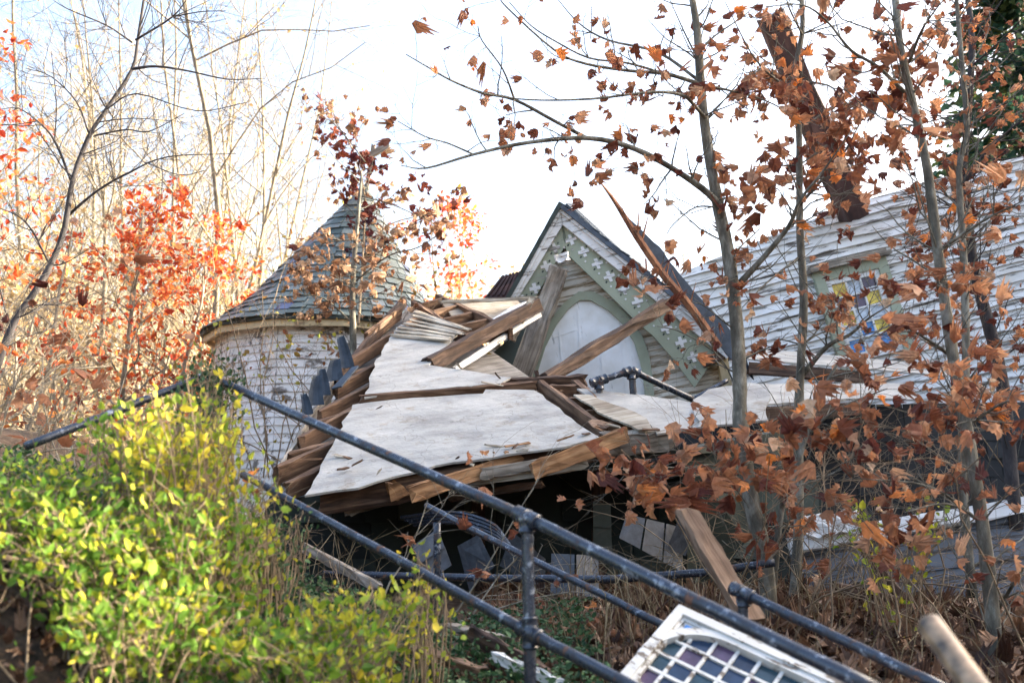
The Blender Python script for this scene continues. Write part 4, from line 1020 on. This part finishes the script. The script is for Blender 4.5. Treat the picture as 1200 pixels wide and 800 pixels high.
for (x, y) in CL: T1.clump(x, y, 5.6 + rs.uniform(-.3, .3), rs.randint(2, 5) if y < 240 else rs.randint(3, 7), .07, .045)
def region(T, n_, x0, y0, x1, y1, d0, d1, sz, lo=3, hi=8, spread=.06):
    for _ in range(n_): T.clump(rs.uniform(x0, x1), rs.uniform(y0, y1), rs.uniform(d0, d1), rs.randint(lo, hi), sz, spread)
region(T1, 9, 700, 535, 880, 575, 4.8, 5.6, .085); region(T1, 8, 790, 480, 900, 540, 4.8, 5.6, .09); region(T1, 5, 840, 200, 900, 320, 5.2, 6, .085)
region(T1, 5, 700, 535, 800, 562, 4.8, 5.2, .09, 4, 7, .06)
T1.build('sapling_tree', gpt(905, 5.7), 'grey sapling right of the gable with a long bare limb reaching left over the gable', 'tree', M_bark, M_brownleaf)

T2 = Tree()
T2.limb([(925, 760), (935, 640), (936, 520), (937, 456), (942, 352), (938, 284), (937, 237), (936, 150), (928, 103), (940, 40), (939, -10)], [6.4, 6.6], .034, .016, 9, 26, .5, .12)
for pix, r0 in (([(940, 440), (969, 406), (996, 392), (1019, 372), (1053, 352)], .018), ([(928, 103), (905, 90), (880, 62), (850, 3)], .01), ([(930, 95), (970, 100), (985, 115)], .01),
                ([(938, 300), (900, 330), (870, 360)], .008), ([(937, 240), (985, 185), (1010, 140)], .012), ([(940, 40), (925, 10), (920, -10)], .008), ([(936, 520), (980, 480), (1040, 455)], .01)):
    T2.limb(pix, [6.5, 6.0], r0, .003, 6, 8, .35, .1)
region(T2, 42, 870, 90, 1010, 235, 5.6, 6.8, .078, 4, 9, .06); region(T2, 11, 880, 10, 1000, 100, 5.8, 6.6, .075, 2, 6, .05); region(T2, 15, 880, 240, 1000, 420, 6.0, 6.8, .075, 3, 7, .05); region(T2, 9, 860, 480, 1000, 690, 5.4, 6.6, .085)
T2.build('sapling_tree', gpt(925, 6.4), 'slender sapling second from the left with dense brown leaves before the tall beam', 'tree', M_bark, M_brownleaf)

T3 = Tree()
T3.limb([(1180, 850), (1170, 790), (1162, 710), (1151, 612), (1132, 500), (1117, 419), (1099, 295), (1087, 200), (1072, 130), (1056, 60), (1048, -10)], [4.7, 5.1], .036, .018, 10, 20, .45, .1)
for pix, r0 in (([(1060, 108), (1028, 78), (997, 59), (969, 25), (940, 6), (897, 8)], .011), ([(1066, 72), (1081, 34), (1109, -5)], .011), ([(1070, 120), (1050, 40), (1040, -10)], .004),
                ([(1117, 419), (1090, 400), (1050, 380), (1010, 400)], .01), ([(1132, 500), (1180, 470), (1230, 465)], .008), ([(1151, 612), (1110, 590), (1060, 600)], .008), ([(1099, 295), (1150, 260), (1210, 230)], .01),
                ([(1165, 720), (1190, 680), (1215, 640)], .012), ([(1151, 612), (1090, 570), (1000, 560)], .007)):
    T3.limb(pix, [5.0, 4.6], r0, .0025, 6, 9, .3, .08)
region(T3, 24, 1000, 30, 1080, 210, 4.8, 5.6, .075, 3, 8, .05); region(T3, 8, 1030, 310, 1130, 400, 4.5, 5.0, .068, 3, 7, .05); region(T3, 14, 1000, 410, 1140, 510, 4.4, 5.0, .072, 3, 7, .05); region(T3, 24, 960, 500, 1200, 680, 4.3, 5.2, .072, 2, 6); region(T3, 2, 1030, 330, 1060, 400, 4.0, 4.2, .085, 3, 6, .05)
region(T3, 6, 940, 470, 1010, 520, 4.2, 4.6, .08, 3, 6, .06)
T3.build('sapling_tree', gpt(1180, 4.7), 'nearest grey sapling, its trunk running from top to bottom at the right', 'tree', M_bark, M_brownleaf)

T4 = Tree()
T4.limb([(1190, 620), (1175, 453), (1150, 350), (1141, 311), (1133, 250), (1128, 219), (1139, 62), (1133, -10)], [7.2, 7.4], .05, .02, 9, 30, .6, .2, .06)
for pix, r0 in (([(1128, 219), (1150, 185), (1190, 147), (1230, 120)], .014), ([(1128, 225), (1100, 260), (1060, 280)], .01), ([(1137, 130), (1100, 140), (1060, 150)], .008), ([(1136, 80), (1170, 50), (1200, 20)], .01)):
    T4.limb(pix, [7.3, 6.8], r0, .003, 6, 12, .4, .2, .06)
region(T4, 40, 1080, 10, 1210, 160, 6.6, 8, .06, 3, 7, .12); region(T4, 44, 1060, 180, 1210, 400, 6.4, 7.8, .075, 4, 8, .12)
T4.build('sapling_tree', gpt(1190, 7.3), 'darker sapling with small reddish leaves at the far right behind the nearest one', 'tree', M_barkdark, M_brownleaf)
T5 = Tree()
T5.limb([(1140, 700), (1128, 560), (1132, 416), (1129, 300), (1124, 200), (1133, 150), (1126, 60), (1120, -10)], [6.0, 6.2], .03, .014, 8, 26, .5, .1, .07)
region(T5, 14, 1060, 400, 1200, 560, 5.4, 6.2, .085)
T5.build('sapling_tree', gpt(1140, 6), 'thin straight sapling between the two rightmost trunks', 'tree', M_bark, M_brownleaf)
T6 = Tree()
T6.limb([(905, 700), (915, 600), (930, 560), (958, 470), (985, 420)], [6.0, 6.0], .022, .008, 7, 12, .4, .1, .08); region(T6, 9, 820, 540, 930, 640, 5.2, 6, .09)
T6.build('sapling_tree', gpt(905, 6), 'small forked sapling at the foot of the second trunk', 'tree', M_bark, M_brownleaf)

# evergreen at the far right
EV = Tree(); bx = gpt(1245, 17); 
EV.tube([(bx.x, bx.y, bx.z), (bx.x, bx.y, bx.z + 10.5)], [.2, .03], 8)
for k in range(110):
    z = bx.z + rs.uniform(1.2, 10.3); a_ = rs.uniform(0, 6.28); L_ = (1 - (z - bx.z) / 11) * 2.6 + .3
    s_ = np.array([bx.x, bx.y, z]); pts = [s_]
    for q in range(6): pts.append(pts[-1] + np.array([math.cos(a_), math.sin(a_), .12 - .1 * q]) * L_ / 6)
    tube(EV.w, pts, np.linspace(.03, .005, 7), 4)
    for q in range(1, 7):
        for _ in range(16):
            f = rs.uniform(-.5, .5); EV.leaf(pts[q] + rs.normal(0, .12, 3) + f * (pts[q] - pts[q - 1]), unit([math.cos(a_) + rs.normal(0, .6), math.sin(a_) + rs.normal(0, .6), -.3 + rs.normal(0, .3)]), rs.uniform(.12, .28))
EV.build('evergreen_tree', bx, 'dark blue-green evergreen at the upper right edge behind the leaves', 'tree', M_barkdark, M_needle, DIAM)

# ------------------------------------------------------------------ sapling and vines at the tower
T7 = Tree()
T7.limb([(412, 520), (414, 420), (413, 340), (418, 270), (422, 225), (424, 200)], [10.6, 11.2], .045, .01, 8, 12, .8, .4, .08)
for pix, r0 in (([(415, 380), (380, 350), (350, 345)], .012), ([(416, 330), (455, 300), (490, 290), (520, 270)], .012), ([(418, 280), (380, 285), (350, 300)], .01), ([(424, 230), (460, 240), (510, 262)], .008), ([(428, 190), (405, 160), (385, 140), (380, 150)], .008)):
    T7.limb(pix, [11, 10.8], r0, .004, 5, 8, .4, .5, .08)
region(T7, 22, 385, 265, 465, 365, 10.4, 11.2, .095, 3, 7, .13); region(T7, 7, 340, 320, 400, 370, 10.4, 11.2, .1, 3, 6, .13)
T7.build('sapling_tree', gpt(412, 10.6), 'slim pale sapling with hanging pale brown leaves in front of the tower roof', 'tree', M_bark, M_paleleaf)
T8 = Tree()
T8.limb([(430, 250), (424, 210), (415, 180), (405, 160), (392, 142)], [14.4, 14.4], .015, .006, 5, 6, .35, .6, .1, depth=1)
T8.limb([(428, 300), (448, 270), (470, 258), (510, 250)], [13.6, 14.2], .015, .005, 5, 8, .5, .6, .12)
T8.limb([(420, 380), (424, 320), (428, 240)], [12.9, 14.2], .02, .015, 5, 6, .5, .6, .12)
region(T8, 17, 394, 176, 440, 225, 14.1, 14.8, .10, 4, 8, .09); region(T8, 8, 440, 240, 515, 295, 13.8, 14.6, .10, 2, 5, .1); region(T8, 4, 378, 135, 410, 170, 14.2, 14.6, .1, 1, 3, .1); region(T8, 6, 360, 250, 415, 320, 14, 14.6, .1, 2, 4, .12)
T8.build('climbing_vine', tuple(P(420, 380, 12.9)), 'dark red-leaved vine bunched round the broken finial of the tower', 'vine', M_twig, M_darkleaf, woodname='stem')
T9 = Tree(); gb = gpt(330, 11.8)
for k in range(16):
    x0 = rs.uniform(285, 430); y0 = rs.uniform(360, 560); T9.sprout(P(x0, 560, 11.4), [rs.normal(0, .5), 0, 1], 1.1 + (560 - y0) / 100, .009, 2, 4, .0, .35, .34, .08, 4, -.3)
region(T9, 30, 290, 370, 470, 520, 11, 12, .075, 2, 5, .2)
T9.build('climbing_vine', gb, 'tangle of thin reddish stems with yellow-green leaves on the tower wall', 'vine', M_twig, leafmat('wall_vine_leaf', [(0, (.2, .06, .03)), (.5, (.3, .22, .05)), (1, (.35, .38, .06))]), OVALS, woodname='stem')

# ------------------------------------------------------------------ left trees
T10 = Tree(); DL = 8.6
T10.limb([(-70, 620), (-30, 500), (0, 420), (19, 373), (37, 348), (59, 311), (75, 270), (86, 209), (105, 159), (125, 128), (155, 81), (162, 44), (170, -10)], [DL, DL + .6], .04, .012, 9, 20, .6, 0, depth=2, sr=.007, nch=4)
for pix, r0 in (([(155, 81), (182, 78), (219, 83), (267, 93), (310, 92)], .014), ([(159, 47), (202, 20), (222, -5)], .012), ([(202, 20), (235, 14), (265, 13)], .007), ([(155, 50), (125, 30), (78, 10), (55, -5)], .01),
                ([(111, 159), (148, 152), (175, 154), (216, 133)], .009), ([(84, 213), (64, 165), (44, 142), (20, 127), (-10, 130)], .013), ([(80, 252), (115, 223), (152, 202), (196, 184), (277, 180)], .014), ([(64, 165), (66, 120), (60, 60)], .006),
                ([(105, 159), (90, 120), (60, 90), (30, 80)], .009), ([(125, 128), (160, 110), (230, 130), (290, 120)], .008), ([(59, 311), (30, 260), (-10, 240)], .012), ([(170, 190), (210, 205), (240, 200)], .006)):
    T10.limb(pix, [DL + .4, DL], r0, .003, 6, 12, .55, 0, depth=2, sr=.005, nch=4)
T10.build('bare_tree', gpt(-70, DL), 'leafless dark tree leaning in from the left edge, nearest of the left trees', 'tree', M_barkdark)

def bgtree(h, seed, leafp=0., lsz=.1, nb=15, spread=.45, r=.09, multi=1, up=.35):
    global rs
    T = Tree()
    for m_ in range(multi):
        p = np.array([rs.normal(0, .12) * (multi > 1), rs.normal(0, .12) * (multi > 1), -.2]); d = unit([rs.normal(0, .08 + .07 * (multi > 1)), rs.normal(0, .08), 1]); pts = [p]
        for k in range(10): d = unit(d + rs.normal(0, .06, 3) + [0, 0, .05]); p = p + d * h / 10; pts.append(p)
        rad = np.linspace(r, .012, 11); T.tube(pts, rad, 7)
        for k in range(nb):
            f = rs.uniform(.14, .98) * 10; i_ = min(int(f), 9); q = pts[i_] + (pts[i_ + 1] - pts[i_]) * (f - i_); a_ = rs.uniform(0, 6.28)
            T.sprout(q, [math.cos(a_) * spread * 1.6, math.sin(a_) * spread * 1.6, 1], h * .30 * (1.15 - .7 * f / 10), rad[i_] * .5, 2, 5, up, .3, leafp, lsz, 4, -.2, .55, 5)
    return T
protos = []
for k in range(7):
    T = bgtree(rs.uniform(12, 17), k, leafp=.12 if k % 2 else 0.03, lsz=.12, nb=22 if k % 3 else 15, multi=1 + (k % 3 == 1), r=rs.uniform(.06, .1), up=.1, spread=.6)
    protos.append(T.build('woodland_tree', (0, 0, 0), 'x', 'tree', M_barkpale, M_goldleaf, DIAM, 'pale bare trees on the hillside behind the tower'))
spots = [(245, 20), (262, 22), (228, 21), (292, 24), (180, 23), (205, 26), (140, 22), (112, 26), (60, 24), (20, 21), (-30, 23), (85, 30), (160, 31), (235, 32), (310, 34), (270, 29), (40, 33), (-10, 31), (-70, 26),
         (200, 38), (120, 40), (330, 44), (60, 42), (285, 42), (0, 44), (170, 46), (245, 48), (-100, 36), (350, 50), (380, 56), (-160, 22), (-220, 30)]
for k, (x, d) in enumerate(spots):
    g = gpt(x, d); pr = protos[k % 7]
    sc_ = rs.uniform(.85, 1.1) * (1 + max(0, d - 34) * .006) * (.62 if x > 300 else 1)
    lab = 'tall pale bare tree on the hillside left of the tower, thin sunlit branches'
    if k < 7: pr.location = g; pr.rotation_euler = (0, 0, rs.uniform(0, 6)); pr.scale = (sc_,) * 3; pr['label'] = lab
    else: copy_tree(pr, g, rs.uniform(0, 6), sc_, lab)
# orange trees
def orange(x, d, h, label, n=13, mat=M_orangeleaf, lsz=.11, leafp=.6, bark=M_barkpale, r=.06):
    T = bgtree(h, 0, leafp=leafp, lsz=lsz, nb=n, spread=.75, r=r, up=.1); t_ = T.build('autumn_tree', (0, 0, 0), label, 'tree', bark, mat, DIAM if lsz < .1 else OVALS)
    t_.location = gpt(x, d); return t_
orange(130, 14.5, 4.9, 'young tree with sparse orange-red leaves left of centre of the woodland', 24, leafp=.75)
orange(205, 15.5, 4.7, 'young tree with red-orange leaves beside the left side of the tower', 26, leafp=.85)
orange(265, 19, 4.6, 'orange-leaved tree rising directly behind the tower left eave', 14)
orange(-62, 12, 6.8, 'bright orange-leaved tree at the top left corner', 22, lsz=.11, leafp=.95)
orange(530, 27, 8.2, 'small round red-orange tree between the tower and the gable', 30, lsz=.16, leafp=1)
orange(345, 24, 6.5, 'faded orange tree glimpsed beside the left of the tower cone', 12, M_goldleaf)
# gold understory
up_ = []
for k in range(3):
    T = bgtree(4.5, 0, leafp=.45, lsz=.1, nb=14, spread=.9, r=.04, up=.1); up_.append(T.build('understory_tree', (0, 0, 0), 'small pale gold leaved understory tree on the hillside at left', 'tree', M_barkpale, M_goldleaf, DIAM, 'pale gold understory trees on the left hillside'))
sp2 = [(10, 13), (70, 15), (120, 19), (200, 20), (-40, 15), (245, 23), (160, 25), (30, 20), (90, 27), (300, 27), (220, 30), (340, 32), (60, 36), (380, 40), (450, 40), (-90, 19)]
for k, (x, d) in enumerate(sp2):
    g = gpt(x, d)
    if k < 3: up_[k].location = g
    else: copy_tree(up_[k % 3], g, rs.uniform(0, 6), rs.uniform(.8, 1.2) * (1 + (d - 15) * .012))
# far wood
m = MB(); fl = [], [], []
for k in range(520):
    x = rs.uniform(-60, 30); y = rs.uniform(52, 110); z = Hf(x, y); h = rs.uniform(6, 13)
    tube(m, [(x, y, z - .3), (x + rs.normal(0, .4), y, z + h * .5), (x + rs.normal(0, .9), y, z + h)], [.12, .08, .02], 4, 0)
    for _ in range(45):
        fl[0].append((x + rs.normal(0, 1.6), y + rs.normal(0, 1.6), z + rs.uniform(.1, .75) * h)); fl[1].append(rs.normal(size=3)); fl[2].append(rs.uniform(.25, .6))
add_leaves(m, *fl, DIAM, 1)
link('far_woodland', m.mesh('far_woodland', [M_barkpale, M_goldleaf]), None, label='pale gold far-off woodland on the hillside at left', cat='woodland', kind='stuff')

# ------------------------------------------------------------------ foreground shrubs
def shrub(name, x, y, d, rx, ry, n_st, mat, label, lsz=.037, leafn=18, mat_w=M_twig, dens=1.0, temps=OVALS, cat='shrub', rd=.45):
    """stems fan out from the ground and end inside the outline; leaves grow along them"""
    T = Tree(); c = P(x, y, d); g = Vector((c.x, d, Hf(c.x, d))); k = d / 1200
    for _ in range(n_st):
        u = unit(rs.normal(size=3)) * rs.uniform(.35, 1) ** .5
        tip = np.array([c.x + u[0] * rx * k, c.y + u[1] * rd, c.z + abs(u[2]) * ry * k if rs.rand() < .6 else c.z + u[2] * ry * k])
        b0 = np.array([g.x + rs.normal(0, rx * k * .3), g.y + rs.normal(0, .12), 0]); b0[2] = Hf(b0[0], b0[1]) - .02
        tip[2] = max(tip[2], Hf(tip[0], tip[1]) + .03)
        md = b0 * .45 + tip * .55 + np.array([0, 0, .14 * np.linalg.norm(tip - b0)]) + rs.normal(0, .03, 3)
        pts = np.array(smooth_pts([b0, md, tip], 5)); tube(T.w, pts, np.linspace(.0038, .0012, len(pts)), 4, caps=False)
        L_ = len(pts)
        for q in range(int(leafn * dens)):
            f = rs.uniform(.05, 1) * (L_ - 1.001); i_ = int(f); p = pts[i_] + (pts[i_ + 1] - pts[i_]) * (f - i_); o = rs.normal(0, .03, 3)
            if q % 4 == 0: tube(T.w, [p, p + o * 1.6], .0012, 3, caps=False)
            T.leaf(p + o, unit(rs.normal(0, .6, 3) + [0, 0, .25] + unit(pts[min(i_ + 1, L_ - 1)] - pts[i_]) * .5), lsz * rs.uniform(.55, 1.2))
    return T.build(name, g, label, cat, mat_w, mat, temps, woodname='stem')
shrub('shrub', 60, 610, 3.2, 140, 60, 120, M_greenleaf, 'dense green shrub at the left edge under the sloping pipe')
shrub('shrub', 165, 515, 3.7, 60, 48, 60, M_greenleaf, 'green shrub top poking above the left pipe, below the orange trees')
shrub('shrub', 225, 520, 3.4, 65, 80, 95, M_yellowleaf, 'bright yellow-leaved shrub in front of the left end of the handrail')
shrub('shrub', 240, 640, 3.2, 90, 70, 95, M_greenleaf, 'green and yellow shrub in the middle of the bank')
shrub('shrub', 190, 720, 2.8, 85, 45, 80, M_greenleaf, 'low green shrub at the bottom left of the bank')
shrub('shrub', 350, 755, 3.0, 120, 34, 56, M_greenleaf, 'low yellow-green shrub at the bottom of the bank left of the post', lsz=.04)
shrub('shrub', 430, 712, 3.3, 75, 34, 26, M_yellowleaf, 'small yellow sprigs below the lower handrail', lsz=.04)
shrub('shrub', 495, 690, 3.7, 40, 50, 22, M_yellowleaf, 'thin upright yellow sprigs just left of the near post', lsz=.03, leafn=8, rd=.15)
shrub('shrub', 250, 440, 4.5, 40, 28, 46, M_ivyleaf, 'dark green clump wrapped round the corner of the handrail', rd=.12)
shrub('shrub', 20, 565, 3.9, 80, 26, 50, M_greenleaf, 'green shrub half hidden behind the left end of the sloping pipe')
shrub('shrub', 1040, 615, 5.3, 80, 30, 20, M_yellowleaf, 'sparse yellow-green sprigs before the fallen grey wall', lsz=.05, leafn=8)
shrub('shrub', 320, 620, 3.9, 40, 35, 40, M_ivyleaf, 'dusty grey-green shrub beside the fallen rafters at the end of the lower rail', lsz=.03, leafn=10)
def brush(x, d, n_, h, label, mat_w=M_twig, lp=0.0, w_=.7):
    T = Tree(); g = gpt(x, d)
    for _ in range(n_):
        p = np.array([g.x + rs.normal(0, w_), g.y + rs.normal(0, .4), 0]); p[2] = Hf(p[0], p[1]) - .02
        T.sprout(p, [rs.normal(0, .5), rs.normal(0, .3), 1], h * rs.uniform(.4, 1.2), .006, 2, 4, -.25, .3, lp, .07, 4)
    T.build('bare_brush', g, label, 'brush', mat_w, M_brownleaf, woodname='stem')
shrub('shrub', 120, 650, 3.0, 95, 45, 70, M_greenleaf, 'fresh green shrub low on the bank just above the bare soil patch')
shrub('shrub', 300, 610, 3.5, 50, 60, 26, M_yellowleaf, 'loose yellow sprays reaching over the left part of the lower rail', lsz=.032, leafn=10, rd=.2)
brush(1000, 5.6, 13, 1.3, 'tangle of bare arching stems in front of the fallen grey wall')
brush(1130, 5.2, 13, 1.2, 'bare stems and twigs behind the nearest sapling at lower right')
brush(935, 6.4, 8, 1.2, 'bare twig tangle behind the leaning plank')
brush(1080, 7.6, 18, 1.9, 'taller bare twig thicket against the dark church base', w_=1.3)
brush(330, 4.6, 12, .45, 'few bare twigs at the lower left corner of the collapsed roof', w_=.3)
brush(60, 5.2, 40, 1.1, 'pale dry weed stalks behind the green shrubs at left', M_barkpale, .1, w_=1.0)

# ------------------------------------------------------------------ ground cover
def scatter(n_, x0, x1, y0, y1, zlo=.005, zhi=.05):
    x = rs.uniform(x0, x1, n_); y = rs.uniform(y0, y1, n_); return np.stack([x, y, H(x, y) + rs.uniform(zlo, zhi, n_)], -1)
m = MB(); p = scatter(20000, -.2, 6, 2.2, 9.5); a_ = rs.normal(size=p.shape) * [1, 1, .35]; add_leaves(m, p, a_, rs.uniform(.04, .1, len(p)), MAPLES); p = scatter(9000, -3.6, -.2, 1.6, 4.5, 0, .03); add_leaves(m, p, rs.normal(size=p.shape) * [1, 1, .35], rs.uniform(.012, .05, len(p)), MAPLES)
link('leaf_litter', m.mesh('leaf_litter', leafmat('litter_leaf', [(0, (.05, .025, .018)), (.5, (.16, .085, .05)), (.85, (.3, .17, .1)), (1, (.45, .3, .2))], .15)), None, label='fallen brown leaves covering the ground', cat='leaf litter', kind='stuff')
m = MB(); p = scatter(24000, -2.2, .35, 2.4, 5.0, .0, .2); p = p[~((p[:, 0] < -.95) & (p[:, 1] < 3.4))]; a_ = rs.normal(size=p.shape) * [1, 1, .5] + [0, 0, .4]; add_leaves(m, p, a_, rs.uniform(.015, .04, len(p)), OVALS)
link('ground_ivy', m.mesh('ground_ivy', M_ivyleaf), None, label='dark green ivy covering the bank', cat='ivy', kind='stuff')
m = MB()
for k in range(950):
    u = rs.rand()
    if u < .22: x, y, h = rs.normal(.55, .35), rs.uniform(4.2, 6.3), rs.uniform(.2, .55)
    elif u < .8: x, y, h = rs.uniform(1.0, 4.2), rs.uniform(3.6, 7.5), rs.uniform(.1, .38)
    else: x, y, h = rs.uniform(-3.5, -.8), rs.uniform(4, 7.5), rs.uniform(.2, .6)
    z = Hf(x, y); dx, dy = rs.normal(0, .4, 2) * h
    tube(m, [(x, y, z - .01), (x + dx * .35, y + dy * .35, z + h * .65), (x + dx, y + dy, z + h * rs.uniform(.75, 1))], [.0022, .0018, .0006], 3, caps=False)
link('dry_grass', m.mesh('dry_grass', M_grass), None, label='dry tan grass and weed stalks', cat='grass', kind='stuff')
